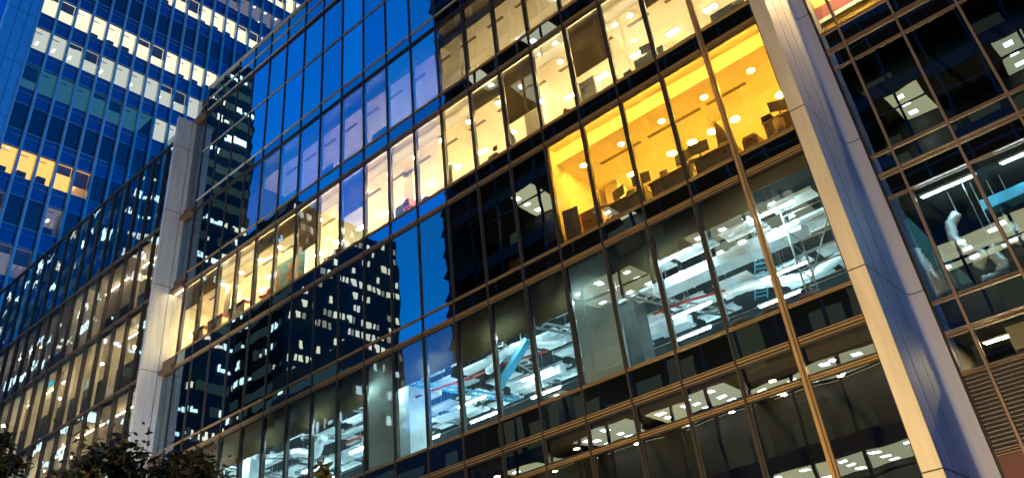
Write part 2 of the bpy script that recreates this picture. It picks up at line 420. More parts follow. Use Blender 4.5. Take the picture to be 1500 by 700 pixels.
# columns
for (i, x, y, s, m_) in [(3, -6.6, .9, .55, 'wall'), (3, -12.9, 1.2, .5, 'wall'), (3, -19.9, 1.2, .5, 'wall'), (3, -24.4, .9, .5, 'wall'),
                         (1, -13.3, .8, .95, 'whitepanel'), (1, -4.9, 1.6, .6, 'slab'), (1, -22, .9, .6, 'whitepanel'), (2, -5.15, 2.6, .5, 'wall'), (2, -4.2, 3.6, .5, 'wall')]:
    z0, z1 = storey(i); MB().box(x - s/2, x + s/2, y, y + s, z0, z1 - .05 if i == 1 else z1 - .53).build('column', MT[m_], ob)
# slot diffusers in the ceilings
def slot(x0, x1, y, z):
    m = MB().box(x0, x1, y - .06, y + .06, z - .012, z - .002)
    n = int((x1 - x0) / .05)
    m.build('slot_diffuser', MT['slot'], ob)
for (a, b) in [(-.95, .30), (-2.95, -1.15), (-4.7, -3.2)]: slot(a, b, 1.49, zc)
for k in range(0, 19): slot(-B * k - 1.15, -B * k - .35, 1.12, zc3)
for k in range(2, 15): slot(-B * k - 1.15, -B * k - .35, 1.1, zc4)
# ceiling tile joints: shallow seams proud of the ceiling plane
def seams(i, x0, x1, z, pitch=1.4):
    m = MB(); x = x0 + .35
    while x < x1: m.box(x - .008, x + .008, .55, 6.5, z - .004, z - .001); x += pitch
    for y in (1.9, 3.3, 4.7): m.box(x0, x1, y - .008, y + .008, z - .006, z - .0045)
    m.build('ceiling_joint', MT['bulk'], ob)
for (i, xa, xb, nm, mt_) in [(2, AX + .1, XR - .15, 'amber office', 'lamp_s'), (3, XL + .1, XR - .1, 'cream storey', 'fill_s2')]:
    zt = storey(i)[1] - .07
    t = thing('fill_strip', ((xa + xb) / 2, .3, zt), f'added hidden fill strip above the {nm} windows', 'light')  # strip added out of sight behind the head frame to brighten the rooms
    MB().box(xa, xb, .066, .1, zt - .0, zt + .03).build('housing', MT['white'], t); MB().box(xa + .02, xb - .02, .07, .095, zt - .008, zt - .001).build('lamp', MT[mt_], t)
seams(2, AX + .1, XR - .2, zc); seams(3, XL + .2, XR - .2, zc3); seams(4, -22, XR - .2, zc4)

NTH = ['first', 'second', 'third', 'fourth', 'fifth', 'sixth', 'seventh', 'eighth', 'ninth', 'tenth', 'eleventh', 'twelfth', 'thirteenth', 'fourteenth',
       'fifteenth', 'sixteenth', 'seventeenth', 'eighteenth', 'nineteenth', 'twentieth', 'twenty first', 'twenty second']
def bayname(x):
    n_ = max(0, int(math.floor(-x / B)) + 1); return NTH[n_] + ' bay from cream pillar'
def downlight(x, y, z, r, mat_, room_, row, grp, name='downlight'):
    t = thing(name, (x, y, z), f'round downlight, {row}, {room_}, {bayname(x)}', 'ceiling light', grp)
    MB().tube([(x, y, z), (x, y, z - .03)], r + .025, 20, False).build('trim_ring', MT['white'], t)
    MB().disc((x, y, z - .004), r, .018).build('lamp', MT[mat_], t)
for x in (.66, -.81, -2.22, -3.66, -5.07): downlight(x, 1.11, zc, .085, 'lamp_y', 'amber office', 'front row', 'downlights in the amber office')
for x in (.72, -.73, -1.5, -2.19, -2.92, -4.4): downlight(x, 2.72, zc, .13, 'lamp_y', 'amber office', 'middle row', 'downlights in the amber office')
for x in (.3, -1.8, -3.6): downlight(x, 5.0, zc, .16, 'lamp_y', 'amber office', 'rear row', 'downlights in the amber office')
for k in range(0, 19):
    x = .6 - 1.4 * k
    downlight(x, .75, zc3, .07, 'lamp_w', 'cream storey', 'window row', 'downlights in the cream storey')
for k in range(0, 12):
    for (yy, rw) in ((.85, 'window row'), (2.0, 'inner row')):
        if (k * 5 + len(rw)) % 4: downlight(.35 - 1.4 * k - .3 * (yy > 1), yy, 13.37, .06, 'lamp_dl', 'bottom storey', rw, 'downlights in the bottom storey')
def panel_light(x, y, z, lx, ly, mat_, label, grp, name='panel_light'):
    t = thing(name, (x, y, z), label, 'ceiling light', grp)
    MB().box(x - lx/2 - .03, x + lx/2 + .03, y - ly/2 - .03, y + ly/2 + .03, z - .02, z - .002).build('housing', MT['white'], t)
    MB().box(x - lx/2, x + lx/2, y - ly/2, y + ly/2, z - .028, z - .021).build('lamp', MT[mat_], t)
for k in range(0, 19):
    x = -.0 - 1.4 * k - .3
    panel_light(x, 2.4, zc3, .42, .16, 'lamp_w' if k < 10 else 'lamp_w3', f'slim bright panel light in cream storey ceiling, {bayname(x)}', 'panel lights in the cream storey')
for k in range(0, 8):
    x = .2 - 3.1 * k
    panel_light(x, 4.8, zc4, .5, .3, 'lamp_d', f'dim panel light, storey above cream storey, {bayname(x)}', 'panel lights in the dim storey')

# ------------------------------------------------------------------ building services in the unfinished storey
z0s, z1s = storey(1)
CEIL = z1s - .05
rnd = random.Random(11)
def at(px, py, y=None, z=None):
    d = Vector([ROT[0][a] * (px - 750) / FPX + ROT[1][a] * (py - 250) / FPX + ROT[2][a] for a in range(3)])
    s = (y - CP.y) / d.y if y is not None else (z - CP.z) / d.z
    return CP + d * s
grp = 'air ducts under the concrete of the unfinished storey'
ndu = 0
for row, (y, zt) in enumerate([(1.3, 16.85), (3.3, 16.8)]):
    x = -26.5 + rnd.uniform(0, 2)
    while x < XR - 2:
        L = rnd.uniform(1.8, 4.2); x1 = min(x + L, XR - .3); wd = rnd.uniform(.3, .6); h = rnd.uniform(.18, .3)
        kind = rnd.random()
        yy = y + rnd.uniform(-.15, .15); zz = zt + rnd.uniform(-.15, .12)
        where = bayname((x + x1) / 2)
        rowname = ['window-side', 'inner'][row]
        if kind < .5:
            t = thing('rectangular_duct', ((x + x1) / 2, yy, zz), f'galvanised box duct, {rowname} row, unfinished storey, {where}', 'duct', grp)
            fl = MB().box(x, x1, yy - wd/2, yy + wd/2, zz - h, zz); q = x
            while q < x1: fl.box(q - .02, q + .02, yy - wd/2 - .02, yy + wd/2 + .02, zz - h - .02, zz + .02); q += .9
            fl.build('duct_body', MT['duct'], t)
            MB().box(x + .3, x + .32, yy - .01, yy + .01, zz, CEIL).build('hanger', MT['steel'], t); MB().box(x1 - .32, x1 - .3, yy - .01, yy + .01, zz, CEIL).build('hanger', MT['steel'], t)
        elif kind < .9:
            t = thing('flexible_duct', ((x + x1) / 2, yy, zz), f'crinkled silver flexible duct, {rowname} row, unfinished storey, {where}', 'duct', grp)
            pts = []; n = 14; a = rnd.uniform(0, 6); r0 = rnd.uniform(.1, .17)
            for j in range(n * 2 + 1):
                u = j / (2 * n); pts.append((x + (x1 - x) * u, yy + .22 * math.sin(a + u * 5), zz - .15 + .12 * math.cos(a + u * 7)))
            MB().tube(pts, [r0 * (1.0 if j % 2 else .88) for j in range(len(pts))], 12).build('duct_body', MT['foil'], t, True)
            MB().box(pts[9][0], pts[9][0] + .02, pts[9][1], pts[9][1] + .02, pts[9][2], CEIL).build('hanger', MT['steel'], t)
        else:
            t = thing('service_panel', ((x + x1) / 2, yy, zz), f'flat white ceiling board, {rowname} row, unfinished storey, {where}', 'panel', 'white boards in the unfinished storey')
            q = x
            bm_ = MB()
            while q + .9 < x1: bm_.box(q, q + .85, yy - .28, yy + .28, zz - .05, zz); q += .92
            if not bm_.v: bm_.box(x, x1, yy - .25, yy + .25, zz - .05, zz)
            bm_.build('board', MT['whitepanel'], t)
            MB().box(x + .3, x + .32, yy - .02, yy, zz, CEIL).build('hanger', MT['steel'], t); MB().box(x1 - .5, x1 - .48, yy - .02, yy, zz, CEIL).build('hanger', MT['steel'], t)
        x = x1 + rnd.uniform(.5, 3.5)
for j in range(9):                                   # cable trays running into the room
    x = -1.2 - 2.7 * j; a = rnd.uniform(-.5, .5)
    t = thing('cable_tray', (x, 2.5, 16.75), f'ladder cable tray under unfinished storey ducts, {bayname(x)}', 'cable tray', 'cable trays in the unfinished storey')
    rot = Matrix.Rotation(a, 3, 'Z'); m = MB(); h = 16.85
    for sgn in (-1, 1): m.obox((x + rot[0][0] * .17 * sgn, 2.6 + rot[1][0] * .17 * sgn, h), (.02, 4.2, .07), rot)
    for q in range(14):
        c = rot @ Vector((0, -2 + q * .3, 0)); m.obox((x + c.x, 2.6 + c.y, h - .02), (.34, .04, .02), rot)
    m.build('tray', MT['teal' if j in (0, 4) else 'steel'], t)
    MB().box(x - .01, x + .01, 2.6, 2.62, h + .03, CEIL).build('hanger', MT['steel'], t)
for j, (x, y, L, m_) in enumerate([(-9.2, 1.3, 2.6, 'red'), (-3.4, 2.2, 2.0, 'red'), (-11.6, 1.0, 2.2, 'red'), (-16, 2.0, 3, 'red')]):
    t = thing('sprinkler_pipe', (x, y, 16.7), f'thin red pipe slung in unfinished storey, {bayname(x)}', 'pipe', 'red pipes in the unfinished storey')
    MB().tube([(x - L/2, y, 16.6), (x, y + .1, 16.62), (x + L/2, y + .5, 16.66)], .04, 8).build('pipe_run', MT[m_], t, True)
    MB().box(x - .01, x + .01, y + .09, y + .11, 16.65, CEIL).build('hanger', MT['steel'], t)
t = thing('diagonal_duct', (-9.3, 1.2, 16.9), 'bright blue flat duct slanting down behind the glass beside the ninth mullion', 'duct')
MB().obox((-8.6, 1.0, 16.3), (1.7, .25, .14), Matrix.Rotation(R(-38), 3, 'Y')).build('duct_body', MT['teal'], t)
MB().box(-8.21, -8.19, 1.0, 1.02, 16.7, CEIL).build('hanger', MT['steel'], t)
BY = [(.75, 17.2), (1.45, 17.0), (2.15, 17.1), (2.85, 16.95), (3.6, 17.05), (4.4, 16.95)]
for q, (yb, zb_) in enumerate(BY):
    for j in range(19):
        if rnd.random() < .20: continue
        x0 = XR - .25 - 1.42 * j - 1.3 + rnd.uniform(-.1, .1); x1 = x0 + rnd.uniform(1.0, 1.36); y0 = yb; y1 = yb + rnd.uniform(.36, .52)
        zz = zb_ + rnd.uniform(-.07, .07); tx = rnd.uniform(-.05, .05); fo = rnd.random() < .38
        m = MB(); nx, ny = (22, 9) if fo else (6, 3); am = .022 if fo else .003
        P = [[(x0 + (x1 - x0) * a / nx, y0 + (y1 - y0) * b / ny, zz + tx * a / nx + am * (abs(math.sin(a * .9 + b * .7 + j)) + abs(math.sin(a * .4 - b * 1.3 + 2 * j)) + rnd.uniform(-.3, .3))) for b in range(ny + 1)] for a in range(nx + 1)]
        for a in range(nx):
            for b in range(ny): m.face(P[a][b], P[a+1][b], P[a+1][b+1], P[a][b+1])
        m.box(x0, x1, y0 - .02, y0, zz - .02, zz + .06).box(x0, x1, y1, y1 + .02, zz - .02, zz + .06)
        nm, lb = ('foil_board', 'crumpled foil faced board') if fo else ('acoustic_board', 'pale hung board')
        t = thing(nm, ((x0 + x1) / 2, y0, zz), f'{lb}, {NTH[q]} row from glass, unfinished storey, {bayname((x0 + x1) / 2)}', 'board', 'boards hung in the unfinished storey')
        m.build('board', MT['foil' if fo else 'whitepanel'], t, fo)
        MB().box(x0 + .2, x0 + .215, y0 - .016, y0 - .002, zz + .06, CEIL).build('hanger', MT['steel'], t)
nt_ = 0
for row, y in enumerate((.5, 2.7, 4.2)):
    for j in range(10):
        x = 0.2 - 2.8 * j - .9 * row
        if x < -26: continue
        t = thing('fluorescent_tube', (x, y, 17.1), f'bare cool tube lamp, {["window", "middle", "rear"][row]} row, unfinished storey, {bayname(x)}', 'lamp', 'tube lamps in the unfinished storey')
        zt = 17.0 if row == 0 else 16.5
        MB().box(x - .65, x + .65, y - .04, y + .04, zt + .03, zt + .08).build('batten', MT['white'], t)
        MB().tube([(x - .6, y, zt), (x + .6, y, zt)], .022, 8).build('lamp', MT['lamp_c'], t, True)
        MB().box(x - .01, x + .01, y - .01, y + .01, zt + .08, CEIL).build('hanger', MT['steel'], t)
MB().box(XL, XR, .2, DEPTH - .02, z0s - .028, z0s).build('floor_covering', MT['whitepanel'], ob)
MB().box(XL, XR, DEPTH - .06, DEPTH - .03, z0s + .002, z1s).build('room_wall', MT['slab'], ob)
# scaffold tower and stored material near the cream pillar
t = thing('mobile_scaffold', (.9, 1.0, z0s), 'steel scaffold tower standing in the unfinished storey beside the cream pillar', 'scaffold')
m = MB()
for (x, y) in ((.35, .7), (1.35, .7), (.35, 1.5), (1.35, 1.5)): m.tube([(x, y, z0s), (x, y, z0s + 2.6)], .025, 8)
m.build('post', MT['steel'], t, True)
m = MB()
for q in range(7):
    z = z0s + .3 + q * .35
    for (a, b) in (((.35, .7), (1.35, .7)), ((.35, 1.5), (1.35, 1.5)), ((.35, .7), (.35, 1.5)), ((1.35, .7), (1.35, 1.5))):
        m.tube([(a[0], a[1], z), (b[0], b[1], z)], .016, 6)
m.build('rung', MT['steel'], t, True)
m = MB().tube([(.35, .68, z0s + .4), (1.35, .68, z0s + 1.9)], .016, 6); m.build('brace', MT['steel'], t, True)
def heap(x, y, z, w_, h, label, mat_, name='rubble_sack', cat='sack'):
    m = bmesh.new(); bmesh.ops.create_icosphere(m, subdivisions=3, radius=1)
    rr = random.Random(x)
    for v in m.verts:
        n = 1 + .18 * math.sin(v.co.x * 5 + x) * math.cos(v.co.y * 4) + rr.uniform(-.05, .05)
        v.co = Vector((v.co.x * w_ * n, v.co.y * .3 * n, max(v.co.z, -.3) * h * n))
    lo = min(v.co.z for v in m.verts)
    for v in m.verts: v.co += Vector((x, y, z - lo))
    me = bpy.data.meshes.new(name); m.to_mesh(me); m.free(); me.materials.append(MT[mat_]); o = bpy.data.objects.new(name, me); COL.objects.link(o)
    for p in me.polygons: p.use_smooth = True
    return tag(o, label, cat)
heap(-.4, .6, z0s, .5, .32, 'large dark sack on the unfinished floor left of the scaffold', 'rubble')
heap(-1.3, .6, z0s, .5, .3, 'low dark sack on the unfinished floor by the second bay from the cream pillar', 'rubble')
heap(.55, .42, z0s, .35, .22, 'low maroon sack slumped at the foot of the scaffold', 'maroon')
heap(-12.2, .6, z0s, .3, .16, 'small red sack on the unfinished floor by the wide white column', 'red')

# ------------------------------------------------------------------ furniture in the amber office and the cream storey
def drawer_unit(x, y, z, w_, d_, h, n, label, mat_='wood', g=None):
    t = thing('drawer_unit', (x, y, z), label, 'drawers', g)
    MB().box(x - w_/2, x + w_/2, y, y + d_, z, z + h).build('carcass', MT[mat_], t)
    for q in range(n):
        a = z + .03 + q * (h - .04) / n; b = a + (h - .04) / n - .03
        dr = MB().box(x - w_/2 + .02, x + w_/2 - .02, y - .02, y - .001, a, b).build('drawer', MT[mat_], t)
        MB().box(x - .07, x + .07, y - .035, y - .022, b - .05, b - .03).build('handle', MT['black'], dr)
    return t
def desk(x0, x1, y, z, label, h=.74, d_=.7):
    t = thing('desk', ((x0 + x1) / 2, y, z), label, 'desk', 'desks behind the amber windows')
    MB().box(x0, x1, y, y + d_, z + h - .04, z + h).build('tabletop', MT['desk'], t)
    for x in (x0 + .05, x1 - .05):
        MB().box(x - .03, x + .03, y + .05, y + d_ - .05, z, z + h - .041).build('leg', MT['greyp'], t)
    MB().box(x0 + .09, x1 - .09, y + .08, y + .1, z + .25, z + h - .042).build('modesty_panel', MT['desk'], t)
def monitor(x, y, z, label, rot=0., s=1., mat_='black'):
    t = thing('monitor', (x, y, z), label, 'monitor', 'monitors behind the amber windows')
    r = Matrix.Rotation(rot, 3, 'Z')
    MB().obox((x, y, z + .36 * s), (.52 * s, .04, .33 * s), r).build('screen', MT[mat_], t)
    MB().obox((x, y, z + .12 * s), (.05, .03, .24 * s), r).build('stand', MT['greyp'], t)
    MB().obox((x, y, z + .01), (.24, .18, .02), r).build('foot', MT['greyp'], t)
def chair(x, y, z, label, mat_='greyp', rot=0.):
    t = thing('office_chair', (x, y, z), label, 'chair')
    r = Matrix.Rotation(rot, 3, 'Z')
    def P(a, b, c): v = r @ Vector((a, b, 0)); return (x + v.x, y + v.y, z + c)
    MB().obox(P(0, 0, .47), (.46, .44, .07), r).build('seat', MT[mat_], t)
    m = MB()
    for q in range(5): m.obox(P(0, .22 + .012 * q * q * .5, .62 + q * .1), (.42 - .03 * q, .05, .105), r)
    m.build('backrest', MT[mat_], t)
    MB().tube([P(0, 0, .08), P(0, 0, .44)], .03, 8).build('column', MT['black'], t)
    m = MB()
    for q in range(5):
        a = q * 1.2566; m.tube([P(0, 0, .09), P(.3 * math.cos(a), .3 * math.sin(a), .05)], .02, 6)
    m.build('base', MT['black'], t)
zf = 18.5
drawer_unit(.28, .42, zf, .42, .5, .62, 2, 'two drawer amber timber cabinet on the window side right of the thick bronze mullion')
b_ = MB().box(.1, .42, .45, .7, zf + .621, zf + .70).build('box_file', MT['desk']); tag(b_, 'flat tan box file lying on the two drawer cabinet beside the thick mullion', 'box file')
b_ = MB(); b_.face((.12, .5, zf + .702), (.24, .5, zf + .702), (.17, .5, zf + .95)); b_.face((.12, .53, zf + .702), (.17, .53, zf + .95), (.24, .53, zf + .702)); b_.face((.12, .5, zf + .702), (.17, .5, zf + .95), (.17, .53, zf + .95), (.12, .53, zf + .702)); b_.face((.24, .5, zf + .702), (.24, .53, zf + .702), (.17, .53, zf + .95), (.17, .5, zf + .95))
desk(.66, 1.5, .5, zf, 'desk with monitor and printer in the amber bay next to the cream pillar', .86)
monitor(1.16, .62, zf + .86, 'tilted monitor on the desk beside the cream pillar', .5, .9)
t = thing('printer', (1.3, .6, zf), 'tan printer on the desk end against the cream pillar', 'printer')
MB().box(.95, 1.45, .95, 1.18, zf + .861, zf + 1.1).build('printer_body', MT['desk'], t); MB().box(1.0, 1.4, .9, .949, zf + .9, zf + .93).build('paper_tray', MT['greyp'], t)
t = thing('paper_tray_stack', (.8, .6, zf), 'dark letter tray stack at the left end of the desk by the cream pillar', 'letter tray')
for q in range(3): MB().box(.68, .94, .52, .8, zf + .863 + q * .07, zf + .9 + q * .07).build('tray', MT['rubble'], t)
t = thing('waste_bin', (1.2, .5, zf), 'tall pale bin standing before the desk next to the cream pillar', 'bin')
MB().tube([(1.12, .36, zf), (1.12, .36, zf + .62)], [.10, .14], 16).build('bin_body', MT['desk'], t, True); MB().tube([(1.12, .36, zf + .621), (1.12, .36, zf + .66)], .145, 16).build('rim', MT['greyp'], t)
# coat stand
t = thing('coat_stand', (-.55, .62, zf), 'hat and coat stand with curved hooks left of the thick bronze mullion', 'coat stand')
cx, cyy = -.62, .75
MB().tube([(cx, cyy, zf), (cx, cyy, zf + 1.82)], .022, 8).build('pole', MT['wood'], t)
for q in range(6):
    a = q * 1.047 + .3; c, s_ = math.cos(a), math.sin(a)
    MB().tube([(cx, cyy, zf + 1.7), (cx + .09 * c, cyy + .09 * s_, zf + 1.72), (cx + .17 * c, cyy + .17 * s_, zf + 1.8), (cx + .19 * c, cyy + .19 * s_, zf + 1.88)], [.013, .012, .011, .02], 6).build('hook', MT['wood'], t, True)
MB().disc((cx, cyy, zf + .03), .2, .03).build('base', MT['wood'], t)
m = MB(); pts = [(cx + .08, cyy - .08, zf + 1.68), (cx + .12, cyy - .1, zf + 1.45), (cx + .17, cyy - .12, zf + 1.0), (cx + .2, cyy - .12, zf + .55)]
m.tube(pts, [.02, .10, .17, .21], 12); tag(m.build('coat', MT['cloth'], None, True), 'dark grey coat hanging from the coat stand left of the thick mullion', 'coat')
desk(-1.3, -.15, .35, zf, 'desk below the coat stand with white papers on it')
desk(-2.7, -1.45, .35, zf, 'desk with a dark monitor in the second amber bay from the cream pillar')
desk(-4.05, -2.85, .35, zf, 'desk crowded with a monitor and papers in the third amber bay')
desk(-5.0, -4.2, .9, zf, 'desk set back from the window in the fourth amber bay')
monitor(-1.1, .5, zf + .74, 'monitor left of the coat stand', .2)
monitor(-1.62, .55, zf + .74, 'monitor seen from the back in the second amber bay', -.2)
monitor(-2.95, .5, zf + .74, 'monitor in the third amber bay on the crowded desk', .3)
monitor(-3.75, .55, zf + .74, 'monitor at the left end of the crowded desk in the third amber bay', -.3, .9)
monitor(-4.5, 1.1, zf + .74, 'monitor on the set back desk in the fourth amber bay', .4)
for (x, y, w_, h, l) in [(-1.35, .42, .3, .1, 'white papers sticking up on the desk under the coat stand'), (-2.25, .42, .22, .22, 'pile of folders in the middle of the second amber bay desk'),
                          (-3.35, .42, .26, .16, 'pile of papers between the two monitors of the third amber bay'), (-.42, .42, .22, .12, 'white papers at the right end of the desk under the coat stand')]:
    t = MB()
    for q in range(5): t.obox((x + .01 * (q % 3), y + .12, zf + .75 + q * h / 5 + h / 12), (w_, .2, h / 6), Matrix.Rotation(.12 * (q - 2), 3, 'Z'))
    tag(t.build('paper_stack', MT['white' if 'paper' in l else 'desk']), l, 'papers', 'paper piles on the amber office desks')
chair(-2.05, 1.25, zf, 'dark office chair behind the second amber bay desk', 'greyp', 2.6)
chair(-3.3, 1.25, zf, 'brown office chair behind the crowded desk of the third amber bay', 'cloth', 3.4)
drawer_unit(-4.75, .42, zf, .5, .5, .95, 3, 'three drawer timber cabinet right of grey screen, leftmost amber bay')
drawer_unit(-5.35, .9, zf, .45, .5, 1.3, 4, 'tall timber cabinet behind the grey screen in the leftmost amber bay')
t = thing('floor_screen', (-5.2, .35, zf), 'grey office screen leaning at the window of the leftmost amber bay', 'screen')
MB().obox((-5.28, .3, zf + .64), (.5, .05, 1.1), Matrix.Rotation(.15, 3, 'Z')).build('screen_panel', MT['greyp'], t); MB().box(-5.52, -5.04, .2, .45, zf, zf + .07).build('foot', MT['black'], t)
t = thing('flip_chart', (-6.1, .4, zf), 'white flip chart board in the dark bay left of the amber office', 'flip chart')
MB().obox((-6.1, .4, zf + .95), (.62, .03, .8), Matrix.Rotation(-.2, 3, 'Z')).build('board', MT['white'], t)
for q in (-1, 1): MB().tube([(-6.1 + q * .28, .4, zf), (-6.1 + q * .24, .44, zf + .6)], .015, 6).build('leg', MT['steel'], t)
drawer_unit(-7.6, .4, zf, .5, .5, .6, 2, 'pale filing cabinet in the dark storey left of the flip chart', 'desk')
# cream storey
zf3 = 22.62
def shelf_unit(x, y, z, w_, h, n, label):
    t = thing('shelf_unit', (x, y, z), label, 'shelves')
    for q in (-1, 1): MB().box(x + q * w_/2 - .02, x + q * w_/2 + .02, y, y + .35, z, z + h).build('side_panel', MT['white'], t)
    for q in range(n): MB().box(x - w_/2 + .021, x + w_/2 - .021, y, y + .35, z + .05 + q * (h - .1) / (n - 1), z + .08 + q * (h - .1) / (n - 1)).build('shelf', MT['greyp'], t)
shelf_unit(-4.05, .5, zf3, .55, 1.25, 6, 'white shelf unit with grey shelves in the cream storey')
t = thing('workstation', (-1.5, .4, zf3), 'white desk with grey monitor in the cream storey left of the thick mullion', 'desk')
MB().box(-2.3, -1.3, .45, 1.1, zf3 + .5, zf3 + .75).build('tabletop', MT['white'], t); MB().box(-2.2, -1.4, .5, 1.0, zf3, zf3 + .499).build('pedestal', MT['white'], t)
monitor(-1.85, .6, zf3 + .75, 'grey monitor on the white desk of the cream storey', .2, .9, 'greyp')
t = thing('storage_box', (-2.55, .4, zf3), 'small grey box leaning by the white desk of the cream storey', 'box'); MB().box(-2.7, -2.45, .4, .6, zf3, zf3 + .5).build('box_body', MT['greyp'], t); MB().box(-2.71, -2.44, .39, .61, zf3 + .501, zf3 + .54).build('lid', MT['white'], t)
t = thing('desk', (.8, .4, zf3), 'pale desk at the right end of the cream storey holding a dark chair back', 'desk'); MB().box(.3, 1.0, .4, .9, zf3 + .4, zf3 + .66).build('tabletop', MT['white'], t); MB().box(.4, .9, .5, .8, zf3, zf3 + .39).build('pedestal', MT['white'], t)
chair(1.1, .62, zf3, 'large dark office chair at the right end of the cream storey', 'greyp', .3)
heap(.25, .4, zf3, .12, .2, 'small dark bag on the floor of the cream storey right of the thick mullion', 'greyp', 'bag', 'bag')
t = thing('water_cooler', (-10.4, .5, zf3), 'white water cooler with a clear bottle in the cream storey', 'water cooler')
MB().box(-10.15, -9.85, .4, .7, zf3, zf3 + .95).build('cabinet', MT['white'], t); MB().tube([(-10.0, .55, zf3 + .951), (-10.0, .55, zf3 + 1.02), (-10.0, .55, zf3 + 1.3)], [.06, .14, .14], 14).build('bottle', MT['duct'], t, True)
def small(name, x, y, z, parts, label, cat):
    t = thing(name, (x, y, z), label, cat)
    for (n, bx_, m_) in parts: MB().box(*bx_).build(n, MT[m_], t)
small('storage_box', -12.4, .5, zf3, [('box_body', (-12.75, -12.35, .4, .8, zf3, zf3 + .8), 'greyp'), ('lid', (-12.34, -12.05, .4, .75, zf3 + .6, zf3 + .9), 'red')], 'grey box with a red flap on the cream storey floor', 'box')
small('document_box', -11.3, .5, zf3, [('box_body', (-11.4, -11.1, .4, .7, zf3, zf3 + .45), 'cloth'), ('lid', (-11.41, -11.09, .39, .71, zf3 + .451, zf3 + .5), 'greyp')], 'dark document box in the cream storey left of the water cooler', 'box')
small('table_pennant', -7.9, .5, zf3, [('base', (-8.2, -7.8, .4, .8, zf3, zf3 + .55), 'desk'), ('pennant', (-7.98, -7.82, .45, .47, zf3 + .66, zf3 + .85), 'orange'), ('stick', (-8.0, -7.98, .45, .47, zf3 + .551, zf3 + .85), 'white')], 'orange pennant on a small tan box at the cream storey window', 'pennant')
small('gift_bag', -5.0, .5, zf3, [('bag_body', (-5.0, -4.78, .4, .6, zf3, zf3 + .5), 'wood'), ('tissue', (-5.02, -4.92, .45, .55, zf3 + .501, zf3 + .62), 'orange')], 'orange topped paper bag beside a white column of the cream storey', 'bag')
chair(-7.2, .75, zf3, 'grey chair under a long blind in the cream storey right of the pennant', 'greyp', 2.9)
chair(-16.6, .6, zf3, 'dark red office chair at the cream storey window', 'crimson', .3)
chair(-20.7, .5, zf3, 'orange backed chair in front of the wall map', 'orange', .4)
t = thing('wall_map', (-20.2, 1.0, zf3), 'blue and orange world map board behind the glass of the cream storey', 'map')
MB().box(-21.3, -18.9, .98, 1.02, zf3 + .35, zf3 + 2.1).build('map_sea', MT['sea'], t)
for (cx_, cz_, rw, rh, sd) in [(-20.85, 1.72, .26, .2, 1), (-20.7, 1.25, .14, .28, 2), (-19.95, 1.35, .2, .3, 3), (-19.6, 1.75, .42, .2, 4), (-19.2, 1.1, .14, .11, 5)]:
    rr = random.Random(sd); pts = []
    for q in range(18):
        a = q / 18 * 6.283; k_ = 1 + rr.uniform(-.3, .25); pts.append((cx_ + rw * k_ * math.cos(a), .972, zf3 + cz_ - .05 + rh * k_ * math.sin(a)))
    MB().face(*pts).build('continent', MT['land'], t)
MB().box(-21.34, -18.86, .975, 1.03, zf3 + 2.1, zf3 + 2.13).box(-21.34, -18.86, .975, 1.03, zf3 + .32, zf3 + .349).build('map_frame', MT['white'], t)
for (a, b, n_, p_) in [(-23.6, -22.4, 'wood screen', 'red topped low cabinet at the left of the world map'), (-25.2, -24.1, 'w', 'red topped low cabinet second from the grey pillar'), (-26.4, -25.6, 'w', 'red topped low cabinet nearest the grey pillar')]:
    t = thing('low_cabinet', ((a + b) / 2, .6, zf3), p_, 'cabinet', 'red topped cabinets in the cream storey')
    MB().box(a, b, .55, 1.0, zf3, zf3 + .95).build('carcass', MT['desk'], t); MB().box(a - .02, b + .02, .53, 1.02, zf3 + .951, zf3 + 1.1).build('top_panel', MT['crimson'], t)
# blue storey
zf4_ = 30.48 - 3.9
chair(-15.5, .6, 26.58, 'blue looking chair at the glass of the dim storey, in the eleventh bay', 'sea', .2)
for (x, w_) in ((-13.6, 1.0), (-17.0, .9), (-19.4, 1.1)):
    small('desk_screen', x, .5, 26.58, [('panel', (x - w_/2, x + w_/2, .5, .55, 26.58, 27.5), 'greyp'), ('foot', (x - w_/4, x + w_/4, .4, .65, 26.58, 26.62), 'black')], f'dark desk screen at the window of the dim storey, {bayname(x)}', 'screen')

# ------------------------------------------------------------------ pillars
def pillar(x0, x1, y0, y1, ztop, joints, mat_, name='pillar', cap=True, mside=None):
    j = MB().box(x0, x1, y0, y1, GZ, ztop).mat(MT['joint'])
    for z in joints: j.box(x0 - .003, x1 + .003, y0 - .003, y1, z - .012, z + .012)
    return j.build(name, MT[mat_], ob)
lp = pillar(-27.9, -27.7, -.95, .3, 35.9, [35.0 - .95, 30.2, 26.2, 22.1, 18.0, 13.9], 'grey_stone')
MB().box(-27.697, -27.69, -.2, -.185, GZ, 35.85).build('groove', MT['joint'], lp)
rp = pillar(1.63, 2.0, -.3, .34, 42, [22 - 3.27, 22 - 7.42, 22 - 11.45, 22 + 1.0, 26.3], 'stone')
# aluminium side wall of the pillar curving into the recessed strip
prof = [(2.006, -.26), (2.006, .5), (2.006, 2.0)] + [(2.006 + .14 * (1 - math.cos(a)), 2.0 + .14 * math.sin(a)) for a in [q * math.pi / 2 / 10 for q in range(1, 11)]]
prof.append((2.345, 2.14))
m = MB()
for (p, q) in zip(prof, prof[1:]): m.face((p[0], p[1], GZ), (q[0], q[1], GZ), (q[0], q[1], 42), (p[0], p[1], 42))
m.face((2.006, -.26, 42), *[(a, b, 42) for a, b in prof[1:]], (2.0, 2.2, 42))
j = m.mat(MT['joint'])
for z in [22 - 3.27, 22 - 7.42, 22 - 11.45, 23.0]:
    for (p, q) in zip(prof, prof[1:]):
        j.face((p[0] + .004, p[1] - .002, z - .012), (q[0] + .004, q[1] - .002, z - .012), (q[0] + .004, q[1] - .002, z + .012), (p[0] + .004, p[1] - .002, z + .012))
